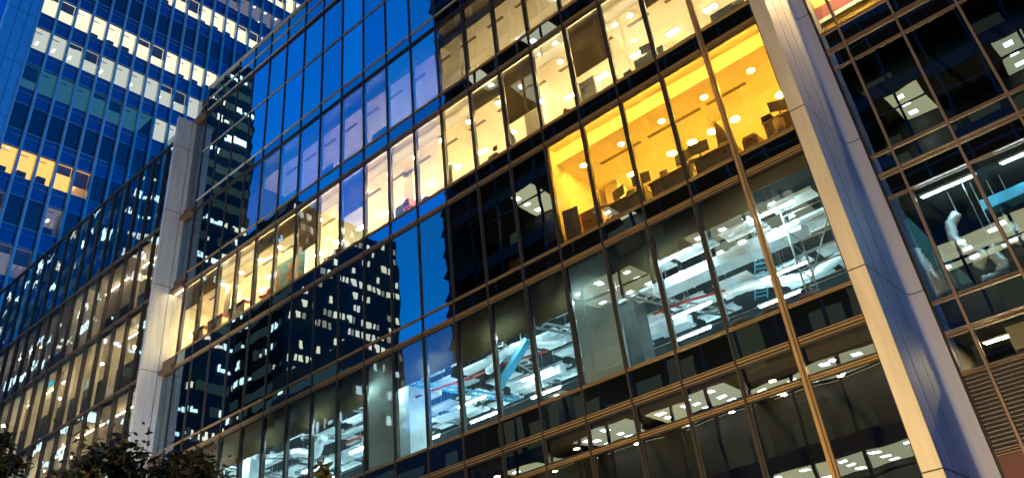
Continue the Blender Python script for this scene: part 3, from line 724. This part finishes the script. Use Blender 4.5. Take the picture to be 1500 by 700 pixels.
for yy in (.35, 1.15): j.box(2.007, 2.011, yy - .006, yy + .006, GZ, 42)
j.build('side_cladding', MT['alu'], rp)

# ------------------------------------------------------------------ right block, set back
rb = thing('recessed_block', (7, 2.3, GZ), 'dark recessed office block with louvres right of the cream pillar', 'building')
YR = 2.3; RX = [2.35, 2.89] + [2.89 + 1.345 * q for q in range(1, 8)]
RB = [(9.0, 11.04, 'base'), (11.04, 12.68, 'louvre'), (12.68, 13.55, 'win'), (13.55, 14.29, 'span'), (14.29, 17.01, 'win'), (17.01, 17.62, 'span'), (17.62, 18.2, 'span'),
      (18.2, 21.04, 'win'), (21.04, 21.63, 'span'), (21.63, 22.25, 'span'), (22.25, 25.0, 'win'), (25.0, 26.3, 'span'), (26.3, 29.1, 'win'), (29.1, 30.4, 'span')]
for (za, zb, kind) in RB:
    for (x0, x1) in zip(RX, RX[1:]):
        if kind == 'win':
            fr = MB(); frame_ring(fr, x0 + .02, x1 - .02, za + .03, zb - .03, .02, YR - .012, YR + .05); wo = fr.build('window', MT['frame'], rb)
            pm = MB(); pane_face(pm, x0 + .02, x1 - .02, za + .03, zb - .03, YR); pm.build('pane', MT['glass_low' if za in (22.25,) else 'glass'], wo)
        elif kind == 'span':
            pm = MB(); pane_face(pm, x0 + .02, x1 - .02, za + .03, zb - .03, YR - .003); pm.build('spandrel_panel', MT['spandrel'], rb)
        elif kind == 'louvre':
            m = MB(); z = za + .06
            while z < zb - .05: m.face((x0 + .04, YR - .06, z), (x1 - .04, YR - .06, z), (x1 - .04, YR + .04, z + .06), (x0 + .04, YR + .04, z + .06)); m.box(x0 + .04, x1 - .04, YR - .062, YR - .05, z - .006, z + .012); z += .085
            m.build('louvre', MT['louvre'], rb)
    if kind == 'base': MB().box(RX[0], RX[-1], YR, YR + .3, GZ, zb - .05).build('base_wall', MT['maroon'], rb)
MB().box(RX[0], RX[-1], YR + .08, YR + .12, 11.0, 12.7).build('louvre_backing', MT['joint'], rb)
for q, x in enumerate(RX): MB().box(x - .028, x + .028, YR - .05, YR + .12, 9, 30.4).build('mullion', MT['dark' if q == 0 else 'bronze_dim'], rb)
def rrail(z, hs):
    m = MB()
    for (x0, x1) in zip(RX, RX[1:]):
        for (dz, h, p) in hs: m.box(x0 + .03, x1 - .03, YR - p * .5, YR + .04, z + dz, z + dz + h * .62)
    m.build('rail', MT['bronze_dim'], rb)
for z in (11.04, 12.68, 14.29, 17.01, 18.2, 21.04, 22.25, 25.0, 26.3): rrail(z, [(-.045, .035, .08), (.008, .035, .06)])
for z in (13.55, 17.62, 21.63): rrail(z, [(-.075, .035, .08), (-.02, .045, .1), (.045, .03, .07)])
for (za, zb) in ((13.6, 14.25), (17.1, 18.1), (21.1, 22.2), (25.05, 26.25), (29.2, 30.3)): MB().box(RX[0], RX[-1], YR + .2, YR + 6, za, zb).build('floor_slab', MT['slab'], rb)
MB().box(RX[0], RX[-1], YR + 6, YR + 6.2, GZ, 30.4).build('back_wall', MT['joint'], rb)
MB().box(RX[0] - .1, RX[0] - .01, YR + .1, YR + 6.2, GZ, 30.4).build('side_wall', MT['dark_room'], rb)
# ochre room at the top: wall, red band, white line
MB().box(RX[0], RX[-1], 3.1, 3.2, 22.3, 25.0).build('room_wall', MT['ochre'], rb)
MB().box(RX[0], RX[-1], 3.07, 3.099, 23.35, 23.8).build('wall_band', MT['crimson'], rb); MB().box(RX[0], RX[-1], 3.06, 3.099, 23.22, 23.35).build('wall_band', MT['white'], rb)
MB().box(4.0, 4.1, 3.05, 3.099, 22.4, 23.21).build('wall_band', MT['white'], rb)
MB().box(RX[0], RX[-1], 2.42, 3.07, 24.9, 24.95).build('ceiling', MT['ceiling'], rb)
for x in (3.0, 4.6, 6.2, 7.8):
    t = thing('panel_light', (x, 2.75, 24.9), f'warm panel light above ochre wall of recessed block, {NTH[int((x-2.35)/1.345)]} bay', 'ceiling light', 'panel lights of the ochre room')
    MB().box(x - .45, x + .45, 2.6, 2.9, 24.88, 24.898).build('housing', MT['white'], t); MB().box(x - .42, x + .42, 2.63, 2.87, 24.872, 24.879).build('lamp', MT['lamp_w'], t)
# unfinished level of the recessed block: ducts
def pp(y, *l): return [tuple(at(px, py, y)) for px, py in l]
for j_, (p, r0, m_) in enumerate([(pp(3.4, (1402, 312), (1392, 330), (1398, 352), (1418, 366), (1440, 372), (1432, 392)), .13, 'foil'), (pp(3.4, (1462, 352), (1455, 372), (1470, 386), (1466, 404), (1440, 412)), .13, 'foil'),
                                   (pp(3.2, (1338, 372), (1352, 396), (1368, 418), (1382, 446)), .33, 'foil'), (pp(3.6, (1478, 330), (1492, 350), (1510, 345)), .16, 'foil')]):
    t = thing('bent_duct', p[0], ['elbowed silver duct left of the blue tray behind the recessed block glass', 'second elbowed silver duct hanging right of the first in the recessed block', 'fat crumpled foil duct low beside the pillar strip in the recessed block', 'silver duct at the far right edge of the recessed block'][j_], 'duct')
    pts = []
    for a, b in zip(p, p[1:]):
        for q in range(6): pts.append(Vector(a).lerp(Vector(b), q / 6))
    pts.append(Vector(p[-1]))
    for _ in range(2): pts = [pts[0]] + [(pts[i-1] + pts[i] * 2 + pts[i+1]) / 4 for i in range(1, len(pts)-1)] + [pts[-1]]
    MB().tube(pts, [r0 * (1.04 if i % 2 else .9) for i in range(len(pts))], 14).build('duct_body', MT[m_], t, True)
    MB().tube([p[0], (p[0][0], p[0][1], 17.1)], .015, 6).build('hanger', MT['steel'], t)
def strip(name, label, cat, y, a, b_, th, dp, m_, part):
    A, B_ = at(*a, y), at(*b_, y); c = (A + B_) / 2; L = (B_ - A).length; ang = math.atan2(B_.z - A.z, B_.x - A.x)
    t = thing(name, c, label, cat)
    MB().obox(c, (L, dp, th), Matrix.Rotation(-ang, 3, 'Y')).build(part, MT[m_], t)
    MB().box(c.x - .01, c.x + .01, y + .01, y + .03, c.z, 17.1).build('hanger', MT['steel'], t)
strip('blue_tray', 'broad blue perforated tray slanting across the recessed block window', 'tray', 3.0, (1322, 326), (1432, 436), .34, .06, 'teal', 'tray_body')
strip('air_handling_duct', 'long pale blue duct high in the recessed block window', 'duct', 3.6, (1440, 306), (1520, 272), .26, .4, 'teal', 'duct_body')
strip('service_beam', 'thin steel beam across the ducts of the recessed block', 'beam', 2.9, (1385, 378), (1520, 330), .09, .08, 'steel', 'beam')
for x, y in ((3.6, 2.75), (5.4, 2.75), (7.3, 2.75)):
    t = thing('fluorescent_tube', (x, y, 16.4), f'bare cool tube lamp among recessed block ducts, {NTH[int((x-2.35)/1.345)]} bay', 'lamp', 'tube lamps in the recessed block')
    MB().box(x - .65, x + .65, y - .04, y + .04, 16.93, 16.98).build('batten', MT['white'], t); MB().tube([(x - .6, y, 16.9), (x + .6, y, 16.9)], .022, 8).build('lamp', MT['lamp_c2'], t, True)
    MB().box(x - .01, x + .01, y - .01, y + .01, 16.98, 17.1).build('hanger', MT['steel'], t)
for x in (3.4, 6.2): MB().box(x, x + .5, 2.9, 3.0, 12.7, 13.5).build('column', MT['wall'], rb)
for x in (3.1, 5.6, 8.3):
    t = thing('panel_light', (x, 3.6, 13.5), f'small warm light in the window band above the louvres, {NTH[int((x-2.35)/1.345)]} bay', 'ceiling light', 'lights above the louvres')
    MB().box(x - .3, x + .3, 3.3, 3.5, 13.46, 13.5).build('housing', MT['white'], t); MB().box(x - .25, x + .25, 3.33, 3.47, 13.45, 13.459).build('lamp', MT['lamp_w'], t)

# ------------------------------------------------------------------ left wing
wg = thing('glass_wing', (-43, -.4, GZ), 'lower glass wing with cream fins behind dark panes left of the grey pillar', 'building')
YW = -.4; WX0, WX1 = -28.1, -58.1; NB = 21; wb_ = (WX0 - WX1) / NB
WL = [9.6, 14.0, 17.9, 22.1, 26.05, 29.95, 35.15]
wr = random.Random(5)
cand = []
for i, (za, zb) in enumerate(zip(WL, WL[1:])):
    for k in range(NB):
        x1 = WX0 - wb_ * k; x0 = x1 - wb_
        cand.append((shown_area([(x0, YW, za), (x1, YW, za), (x1, YW, zb), (x0, YW, zb)]), i, k, x0, x1, za, zb))
vis = sorted([c for c in cand if c[0] > 0], key=lambda c: -c[0])[:100]; hid = [c for c in cand if c not in vis]
for (a, i, k, x0, x1, za, zb) in vis:
    fr = MB(); frame_ring(fr, x0 + .03, x1 - .03, za + .06, zb - .06, .03, YW - .01, YW + .05); wo = fr.build('window', MT['frame'], wg)
    pm = MB(); pane_face(pm, x0 + .03, x1 - .03, za + .06, zb - .06, YW); pm.build('pane', MT['glass_wavy'], wo)
    if i < 5 and wr.random() < .72:
        MB().box(x1 - .20, x1 - .07, YW + .14, YW + (.30 if wr.random() < .7 else .5), za + .145, zb - .17).build('cream_fin', MT['wall'], wo)
if hid:
    m = MB()
    for (a, i, k, x0, x1, za, zb) in hid: pane_face(m, x0 + .03, x1 - .03, za + .06, zb - .06, YW)
    tag(m.build('other_windows', MT['glass'], wg), kind='stuff')
for k in range(NB + 1):
    x = WX0 - wb_ * k; MB().box(x - .028, x + .028, YW - .09, YW + .12, 8, 35.15).build('mullion', MT['dark'], wg)
for z in WL:
    m = MB()
    for k in range(NB):
        x1 = WX0 - wb_ * k; m.box(x1 - wb_ + .03, x1 - .03, YW - .08, YW + .08, z - .05, z + .05)
    m.build('rail', MT['dark' if z > 35 else 'brown'], wg)
for i, z in enumerate(WL[:-1]):
    MB().box(WX1, WX0, YW + .2, YW + 5, z - .1, z + .12).build('floor_slab', MT['slab'], wg)
    MB().box(WX1, WX0, YW + .2, YW + 4.9, z + .124, z + .14).build('floor_covering', MT['floor_in'], wg)
    MB().box(WX1, WX0, YW + .2, YW + 2.6, z - .16, z - .11).build('soffit', MT['wall'], wg)
MB().box(WX1, WX0, YW + 5, YW + 5.2, GZ, 30).build('back_wall', MT['dark_room'], wg)
MB().box(WX0 + .02, WX0 + .15, YW + .1, YW + 5.2, GZ, 30).build('side_wall', MT['dark_room'], wg)
MB().box(WX1, WX0, YW, YW + .3, GZ, 8).build('base_wall', MT['opp_wall'], wg)
for i in range(5):
    for b_ in range(5):
        xa = WX0 - wb_ * (b_ * 4 + .3); xb = xa - wb_ * 3.2
        if wr.random() < .42: continue
        t = thing('linear_light', ((xa + xb) / 2, YW + 1.1, WL[i+1] - .2), f'warm linear light, glass wing, {["lowest", "second", "third", "fourth", "top lit"][i]} storey, {["first", "second", "third", "fourth", "fifth"][b_]} run from grey pillar', 'light', 'linear lights in the glass wing')
        MB().box(xb, xa, YW + 1.08, YW + 1.14, WL[i+1] - .215, WL[i+1] - .165).build('housing', MT['white'], t); MB().box(xb + .02, xa - .02, YW + 1.09, YW + 1.13, WL[i+1] - .235, WL[i+1] - .216).build('lamp', MT['lamp_l'], t)
q = 0
for i in range(5):
    za = WL[i + 1] - .17
    for k in range(1, NB, 2):
        if wr.random() < .3: continue
        x = WX0 - wb_ * (k + .5); y = YW + wr.uniform(.9, 1.7)
        orange = wr.random() < .3
        t = thing('pendant_lamp', (x, y, za), f'{"orange" if orange else "warm white"} pendant lamp, glass wing, {["lowest", "second", "third", "fourth", "top lit"][i]} storey, {NTH[k]} bay left of grey pillar', 'lamp', 'pendant lamps in the glass wing')
        MB().tube([(x, y, za), (x, y, za - .3)], .008, 5).build('cord', MT['black'], t)
        MB().tube([(x, y, za - .3), (x, y, za - .38)], [.04, .14], 14).build('shade', MT['white'], t, True)
        MB().disc((x, y, za - .385), .12, .03).build('lamp', MT['lamp_o' if orange else 'lamp_w'], t)
cy_ = MT['lamp_cyan'] = emis('cyan sign light', (.05, .75, .85), 1.3)
for j_, (px, py, wd, h) in enumerate([(170, 582, .8, .35), (120, 567, .9, .4), (75, 560, .6, .4), (156, 575, .4, .4), (190, 655, .5, .6), (35, 590, .35, .9)]):
    p = at(px, py, YW + .6)
    t = thing('light_box', p, ['widest glowing cyan light box in the glass wing, right of the others on its storey','squat cyan light box in the glass wing, between two others','leftmost squat cyan light box on its wing storey','small square cyan light box beside the widest one','tall cyan light box low beside the grey pillar foot','tall narrow cyan light box at the far left of the wing'][j_], 'light box', 'cyan light boxes in the glass wing')
    MB().box(p.x - wd/2, p.x + wd/2, p.y, p.y + .08, p.z - h/2, p.z + h/2).build('casing', MT['white'], t); MB().box(p.x - wd/2 + .02, p.x + wd/2 - .02, p.y - .012, p.y - .002, p.z - h/2 + .02, p.z + h/2 - .02).build('lit_face', cy_, t)

# ------------------------------------------------------------------ far tower
tw = thing('office_tower', (-66, 12, GZ), 'tall blue office tower with steel fins and rows of lit windows behind the glass wing', 'building')
TX = -60.0; H = 4.46; S0 = 67.87; FY = -.72; FB = 1.53; NTB = 24
def tstate(n, k):
    if n == 0: return 'lum_white'
    if n == -1: return 'lum_pale' if k < 13 else None
    if n == -2: return 'lum_pale' if k in (8, 9) else ('lum_dim' if k < 8 else None)
    if n == -4: return 'lum_orange' if k < 5 else None
    if n == -5: return 'lum_grey' if k in (0, 3) else None
    if n == -6: return 'lum_grey' if k in (0, 1, 2) else None
    if n == 2: return 'lum_white' if k >= 7 else None
    if n == 3: return 'lum_grey' if 9 <= k <= 16 else 'lum_white' if k > 16 else None
    if n == 4: return 'lum_white' if k > 12 else None
    return None
cand = []
for n in range(-8, 8):
    z0 = S0 + H * n
    for k in range(NTB):
        y0 = FY + FB * k; cand.append((shown_area([(TX, y0, z0), (TX, y0 + FB, z0), (TX, y0 + FB, z0 + 2.72), (TX, y0, z0 + 2.72)]), n, k, y0, z0))
lit = sorted([c for c in cand if c[0] > 0], key=lambda c: -(c[0] + (1e6 if tstate(c[1], c[2]) else 0)))
keep = lit[:100]; rest = [c for c in cand if c not in keep]; shown = {(c[1], c[2]) for c in keep}
def tpane(m, y0, z0): m.face((TX, y0 + .1, z0 + .02), (TX, y0 + FB - .1, z0 + .02), (TX, y0 + FB - .1, z0 + 2.7), (TX, y0 + .1, z0 + 2.7))
for (a, n, k, y0, z0) in keep:
    fr = MB()
    for (b0, b1, c0, c1) in ((y0 + .04, y0 + .1, z0, z0 + 2.72), (y0 + FB - .1, y0 + FB - .04, z0, z0 + 2.72)): fr.box(TX - .1, TX + .03, b0, b1, c0, c1)
    wo = fr.build('window', MT['frame'], tw); m = MB(); tpane(m, y0, z0); m.build('pane', MT['glass_tower'], wo)
    ts = tstate(n, k); v = (k * 37 + n * 91) % 17 / 17
    if ts and v < .3: MB().box(TX - .2, TX - .17, y0 + .12, y0 + FB - .12, z0 + 2.7 - .5 - v * 4, z0 + 2.7).build('blind', MT['blind'], wo)
    if ts in ('lum_orange', 'lum_white', 'lum_grey') and v > .45: MB().box(TX - .9, TX - .4, y0 + .15 + v * .3, y0 + .9 + v * .3, z0, z0 + .5 + v * .5).build('filing_cabinet', MT['cloth'], wo)
m = MB()
for (a, n, k, y0, z0) in rest: tpane(m, y0, z0)
tag(m.build('other_windows', MT['glass_tower'], tw), kind='stuff')
YE = FY + FB * NTB
tr_ = random.Random(3)
for n in range(-9, 9):
    z0 = S0 + H * n
    sp = MB(); sp.face((TX - .01, FY, z0 - 1.74), (TX - .01, YE, z0 - 1.74), (TX - .01, YE, z0), (TX - .01, FY, z0)); sp.build('spandrel_band', MT['spandrel_blue'], tw)
    MB().box(TX - .02, TX + .06, FY, YE, z0 - .06, z0 + .01).box(TX - .02, TX + .05, FY, YE, z0 - .60, z0 - .56).box(TX - .02, TX + .05, FY, YE, z0 - 1.76, z0 - 1.70).build('band_rail', MT['fin'], tw)
    MB().box(TX - 9, TX - .1, FY, YE, z0 - 1.7, z0 - .08).build('floor_slab', MT['dark_room'], tw)
    runs = []
    if -8 <= n < 8:
        k = 0
        while k < NTB:
            s_ = tstate(n, k); e = k
            while e < NTB and tstate(n, e) == s_: e += 1
            runs.append((s_, k, e)); k = e
        for (s_, a, b) in runs:
            if s_:
                zc_ = z0 + 2.62
                MB().box(TX - 5, TX - .15, FY + FB * a + .05, FY + FB * b - .05, zc_, zc_ + .05).build('emissive_ceiling', MT[s_], tw)  # ceiling glows by itself in place of bounced light
                MB().box(TX - 5.1, TX - 5, FY + FB * a, FY + FB * b, z0, zc_).build('room_wall', MT['wall'], tw)
                for q in (a, b): MB().box(TX - 5, TX - .15, FY + FB * q - .03, FY + FB * q + .03, z0, zc_).build('partition', MT['wall'], tw)
                for k in range(a, b):
                    yc = FY + FB * (k + .5); g = MB(); l = MB(); l2 = MB()
                    g.box(TX - .75, TX - .65, yc - .42, yc + .25, zc_ - .02, zc_ - .004)
                    if s_ not in ('lum_dim', 'lum_pale') and tr_.random() < .7: l.box(TX - .45 - tr_.uniform(0, .2), TX - .25, yc - .1, yc + .12, zc_ - .06, zc_ - .004)
                    if tr_.random() < .5 and s_ != 'lum_dim': l2.box(TX - 2.4, TX - 1.9, yc + .25, yc + .45, zc_ - .06, zc_ - .004)
                    if (n, k) in shown: g.build('ceiling_grille', MT['slot'], tw)
                    for u in (l, l2):
                        if u.v and (n, k) in shown: u.build('ceiling_lamp', MT['lamp_t'], tw)
for k in range(NTB + 1):
    y = FY + FB * k
    MB().box(TX, TX + .34, y - .12, y + .12, 20, S0 + 8 * H).box(TX + .30, TX + .40, y - .06, y + .06, 20, S0 + 8 * H).build('fin', MT['fin'], tw)
j = MB().box(TX - .6, TX + .25, FY - 2.55, FY - .02, GZ, S0 + 8 * H).mat(MT['joint'])
for yy in (FY - .85, FY - 1.7): j.box(TX + .2, TX + .253, yy - .02, yy + .02, GZ, S0 + 8 * H)
for q in range(20): z = 25 + q * 5.8 + 1.2; j.box(TX + .2, TX + .254, FY - 2.55, FY - .02, z - .02, z + .02)
j.build('corner_pier', MT['tower_pier'], tw)
MB().box(TX - 18, TX - .65, FY - 2.5, FY - .3, GZ, S0 + 8 * H).build('side_wall', MT['spandrel_blue'], tw)
MB().box(TX - 18, TX - 9, FY, YE, GZ, S0 + 8 * H).build('core', MT['dark_room'], tw)
MB().box(TX - 9, TX, FY, YE, GZ, 26).build('base_wall', MT['dark_room'], tw)

# ------------------------------------------------------------------ buildings across the street (they show only in the glass)
def opp_block(name, label, x0, x1, y, ztop, storey_h, zbase, litf, depth=14):
    t = thing(name, ((x0 + x1) / 2, y - depth / 2, GZ), label, 'building')
    m = MB(); z = zbase
    lv_ = []
    while z < ztop: lv_.append(z); z += storey_h
    m.box(x0, x1, y - depth, y - 5.0, GZ, ztop)
    for z in lv_: m.box(x0, x1, y - 5, y, z + .06, z + 1.1)
    m.box(x0, x0 + .4, y - 5, y, GZ, ztop).box(x1 - .4, x1, y - 5, y, GZ, ztop)
    m.box(x0, x1, y - 5, y, GZ, zbase - storey_h + .5)
    m.build('wall', MT['opp_wall'], t)
    mm = MB(); x = x0
    while x <= x1: mm.box(x - .09, x + .09, y - .1, y + .15, GZ, ztop); x += 3.0
    for z in lv_: mm.box(x0, x1, y - .05, y + .08, z - 1.5, z - 1.36)
    mm.build('mullions', MT['opp_wall'], t)
    c = MB(); l = MB()
    for n, z in enumerate(lv_):
        for (a, b) in litf(n, z):
            c.box(a, b, y - 4.9, y - .2, z, z + .05)
            x = a + .9
            while x < b - .5:
                for yy in (.9, 2.5, 4.1):
                    if yy != 2.5 or int(x) % 3: l.box(x - .3, x + .3, y - yy - .22, y - yy + .22, z - .05, z - .005)
                x += 2.1
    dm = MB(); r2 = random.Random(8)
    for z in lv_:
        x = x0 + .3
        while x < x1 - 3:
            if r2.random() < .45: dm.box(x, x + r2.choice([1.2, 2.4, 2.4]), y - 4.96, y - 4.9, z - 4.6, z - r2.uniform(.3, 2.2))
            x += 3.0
    tag(dm.build('dim_windows', MT['opp_olive'], t), kind='stuff')  # no lit rooms here, the panes emit to stand in for glass sheen
    if c.v: c.build('emissive_ceiling', MT['opp_ceiling'], t); tag(l.build('ceiling_lamps', MT['opp_panel'], t), kind='stuff')  # ceiling emits on its own, in place of light bounced from the lamps
    return t
def litA(n, z):
    rr = random.Random(n * 7 + 1); o = []
    if abs(z - 19.5) < .5: o = [(-38, -35), (-34, -26), (-24.5, -6), (-4, 3)]
    elif abs(z - 25.6) < .5: o = [(-40, -36.5), (-33, -27.5), (-25.5, -19), (-17.5, -7.5)]
    elif abs(z - 31.7) < .5: o = [(-38, -36), (-5, 9)]
    elif abs(z - 37.8) < .5: o = [(-31, -25), (-19.5, -10.5)]
    elif abs(z - 43.9) < .6: o = [(-3, -.5), (5, 7), (-27, -25.5)]
    elif abs(z - 13.4) < .5: o = [(-30, 4)]
    elif abs(z - 50.) < .6: o = [(-36.5, -33)]
    elif abs(z - 62.2) < .6: o = [(-22, -19), (-34, -31)]
    elif abs(z - 68.3) < .6: o = [(-40.5, -38.5), (-33, -29)]
    elif abs(z - 74.4) < .6: o = [(-30, -24)]
    return o
o1 = opp_block('opposite_office_block', 'dark office block across the street mirrored in the right half of the glass', -44.2, 22, -36, 128, 6.1, 19.5, litA)
m = MB(); z = 30
while z < 125:
    m.face((-44.2, -36.1, z), (-44.85, -36.1, z + .5), (-44.2, -36.1, z + 1.4)); m.face((-44.2, -35.9, z), (-44.2, -35.9, z + 1.4), (-44.85, -35.9, z + .5)); m.face((-44.2, -36.1, z), (-44.2, -35.9, z), (-44.85, -35.9, z + .5), (-44.85, -36.1, z + .5)); m.face((-44.85, -36.1, z + .5), (-44.85, -35.9, z + .5), (-44.2, -35.9, z + 1.4), (-44.2, -36.1, z + 1.4)); z += 2.4
m.build('corner_bracket', MT['opp_wall'], o1)
# tower with bright ribbon floors
o2 = thing('opposite_ribbon_tower', (-150, -48, GZ), 'tower with broken ribbons of white office light mirrored at the left of the glass', 'building')
MB().box(-215, -122.5, -60, -36.5, GZ, 136).build('wall', MT['opp_wall'], o2)
def ribbons(target_fn, u0, u1, z0, z1, rr, step=4.1, p_hi=.6, p_lo=.07, period=3):
    z = z0
    while z < z1:
        u = u0; hi = rr.random() < .42
        while u < u1 - .5:
            L = min(rr.choice([.9, 1.3, 1.3, 2.0, 3.2, 4.5]), u1 - u); v = rr.random()
            if v < (p_hi if hi else p_lo):
                kk = 'm' if rr.random() < .7 else 'w'; c0 = z + rr.uniform(.2, .7); c1 = z + rr.uniform(1.3, 2.0); q = u
                while q < u + L - .3:
                    if rr.random() < .8: target_fn(kk if rr.random() < .8 else 'd', q, q + .48, c0, c1 if rr.random() < .7 else c0 + .5)
                    q += .62
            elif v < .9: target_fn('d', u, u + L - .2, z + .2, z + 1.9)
            u += L
        z += step
G = {q: MB() for q in 'mwd'}; rr = random.Random(21)
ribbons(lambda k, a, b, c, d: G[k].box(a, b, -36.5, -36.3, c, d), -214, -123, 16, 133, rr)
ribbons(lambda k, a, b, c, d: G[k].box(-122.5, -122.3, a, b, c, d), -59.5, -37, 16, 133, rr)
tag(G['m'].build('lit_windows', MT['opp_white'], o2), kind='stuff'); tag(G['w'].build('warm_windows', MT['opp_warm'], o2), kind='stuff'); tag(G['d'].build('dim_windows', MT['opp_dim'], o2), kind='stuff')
o3 = thing('opposite_far_tower', (-140, -85, GZ), 'far skyscraper of many small lit windows mirrored in the middle of the glass', 'building')
MB().box(-165, -121.6, -100, -70, GZ, 106).build('wall', MT['opp_wall'], o3)
m = MB(); m2 = MB(); z = 30
while z < 103:
    y = -99.5
    hi = .75 if rr.random() < .6 else .3
    while y < -71:
        if rr.random() < hi * (1 if z > 62 else .6): (m if rr.random() < .6 else m2).box(-121.6, -121.4, y, y + .75, z, z + 1.35)
        y += 1.45
    z += 2.9
G = {q: MB() for q in 'mwd'}
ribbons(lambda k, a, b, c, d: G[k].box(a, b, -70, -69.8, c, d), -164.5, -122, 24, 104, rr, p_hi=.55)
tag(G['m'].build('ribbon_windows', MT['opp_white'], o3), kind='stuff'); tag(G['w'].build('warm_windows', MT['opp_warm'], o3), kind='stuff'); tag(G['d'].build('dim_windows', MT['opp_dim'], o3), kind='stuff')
tag(m.build('lit_windows', MT['opp_warm'], o3), kind='stuff'); tag(m2.build('faint_windows', MT['opp_faint'], o3), kind='stuff')
o4 = thing('opposite_low_block', (-105, -62, GZ), 'lower dark block across the street mirrored under the far skyscraper', 'building')
MB().box(-112, -92, -72, -62, GZ, 62).build('wall', MT['opp_wall'], o4)
G = {q: MB() for q in 'mwd'}
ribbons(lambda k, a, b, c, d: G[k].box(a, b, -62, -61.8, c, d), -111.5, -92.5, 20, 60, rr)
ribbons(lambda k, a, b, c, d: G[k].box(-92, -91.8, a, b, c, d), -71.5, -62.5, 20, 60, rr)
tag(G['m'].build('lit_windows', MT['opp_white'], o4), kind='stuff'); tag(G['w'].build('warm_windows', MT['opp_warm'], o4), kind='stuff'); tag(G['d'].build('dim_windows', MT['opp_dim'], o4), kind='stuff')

o5 = thing('opposite_annex', (-65, -54, GZ), 'low annex across the street mirrored in the bottom row of glass', 'building')
MB().box(-92, -44.5, -58, -50, GZ, 38.0).build('wall', MT['opp_wall'], o5)
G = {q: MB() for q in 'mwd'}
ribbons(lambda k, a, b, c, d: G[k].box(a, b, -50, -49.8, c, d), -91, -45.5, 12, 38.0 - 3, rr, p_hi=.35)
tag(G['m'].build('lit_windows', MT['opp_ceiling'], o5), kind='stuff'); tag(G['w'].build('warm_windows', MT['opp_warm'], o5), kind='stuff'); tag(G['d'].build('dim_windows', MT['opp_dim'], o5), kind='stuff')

# ------------------------------------------------------------------ street lamps (warm light on the facade)
def street_lamp(x, y, z, energy, tx, label, col=(1, .70, .30), cone=125):
    t = thing('street_lamp', (x, y, GZ), label, 'street lamp', 'street lamps along the pavement')
    MB().tube([(x, y, GZ), (x, y, GZ + 1), (x, y, z)], [.1, .07, .05], 12).build('pole', MT['dark'], t, True)
    MB().box(x - .25, x + .25, y - .2, y + .2, z, z + .12).build('lamp_head', MT['dark'], t)
    MB().box(x - .2, x + .2, y + .203, y + .21, z + .01, z + .11).build('lens', MT['lamp_w'], t)
    L = bpy.data.lights.new('lamp_light', 'SPOT'); L.energy = energy * K; L.color = col; L.spot_size = R(cone); L.spot_blend = .8; L.shadow_soft_size = .2
    lo = bpy.data.objects.new('lamp_light', L); COL.objects.link(lo); lo.parent = t; lo.matrix_parent_inverse = pinv(t)
    lo.location = (x, y + .26, z + .1)
    lo.rotation_euler = (Vector(tx) - Vector(lo.location)).to_track_quat('-Z', 'Y').to_euler()
street_lamp(2.2, -13.2, 6.4, 9500, (1.5, 0, 16), 'street lamp with a box head on the kerb in front of the cream pillar')
street_lamp(-9.0, -13.2, 6.9, 1500, (-10, 0, 18), 'street lamp with a box head on the kerb before the middle of the office building')
street_lamp(-20.0, -13.2, 6.9, 19000, (-29, 0, 26), 'street lamp with a box head on the kerb before the grey pillar', (1, .93, .84), 60)

# ------------------------------------------------------------------ trees
def tree(px_top, ydepth, rx_, rz_, label, seed, n=5200, dx=0):
    p = at(px_top[0], px_top[1], ydepth)
    cx_, cz_ = p.x, p.z - rz_
    t = thing('tree', (cx_, ydepth, GZ), label, 'tree', 'trees on the pavement in front of the glass')
    rr = random.Random(seed)
    tr = MB().tube([(cx_, ydepth, GZ), (cx_ + .05, ydepth + .03, (GZ + cz_) / 2), (cx_, ydepth, cz_ + .2)], [.16, .12, .06], 10)
    for q in range(7):
        a = q * .9; tr.tube([(cx_, ydepth, cz_ - rz_ * .8 + q * .1), (cx_ + rx_ * .3 * math.cos(a), ydepth + rx_ * .3 * math.sin(a), cz_), (cx_ + rx_ * .7 * math.cos(a), ydepth + rx_ * .7 * math.sin(a), cz_ + rz_ * .45)], [.05, .035, .012], 6)
    tr.build('trunk', MT['bark'], t, True)
    m = MB(); clumps = []
    for q in range(46):
        a = rr.uniform(0, 6.283); u = rr.uniform(-1, 1); s_ = math.sqrt(1 - u * u); rad = rr.uniform(.45, 1)
        clumps.append((cx_ + rx_ * rad * s_ * math.cos(a), ydepth + rx_ * .8 * rad * s_ * math.sin(a), cz_ + rz_ * rad * u, rr.uniform(.18, .42) * rx_ * .6))
    for q in range(n):
        c = rr.choice(clumps); r0 = abs(rr.gauss(0, .55)) * c[3]; d = Vector((rr.gauss(0, 1), rr.gauss(0, 1), rr.gauss(0, 1))).normalized()
        pos = Vector(c[:3]) + d * r0 * 1.5
        s_ = rr.uniform(.05, .10); ax = Vector((rr.gauss(0, 1), rr.gauss(0, 1), rr.gauss(0, .5))).normalized(); bx_ = ax.cross(Vector((rr.gauss(0, 1), rr.gauss(0, 1), 1))).normalized()
        m.face(pos - ax * s_, pos + bx_ * s_ * .45, pos + ax * s_, pos - bx_ * s_ * .45)
    m.build('crown', MT['leaf'], t)
tree((210, 655), -9.5, 1.75, 1.3, 'widest dark leafy tree at the bottom, in front of the grey pillar foot', 1, 17000)
tree((12, 632), -9.5, 1.0, 1.6, 'dark leafy tree cut by the bottom left corner of the photo', 2, 10000)
tree((475, 685), -9.5, .55, 1.0, 'small leafy treetop just showing at the bottom edge below the pale column', 3, 4500)
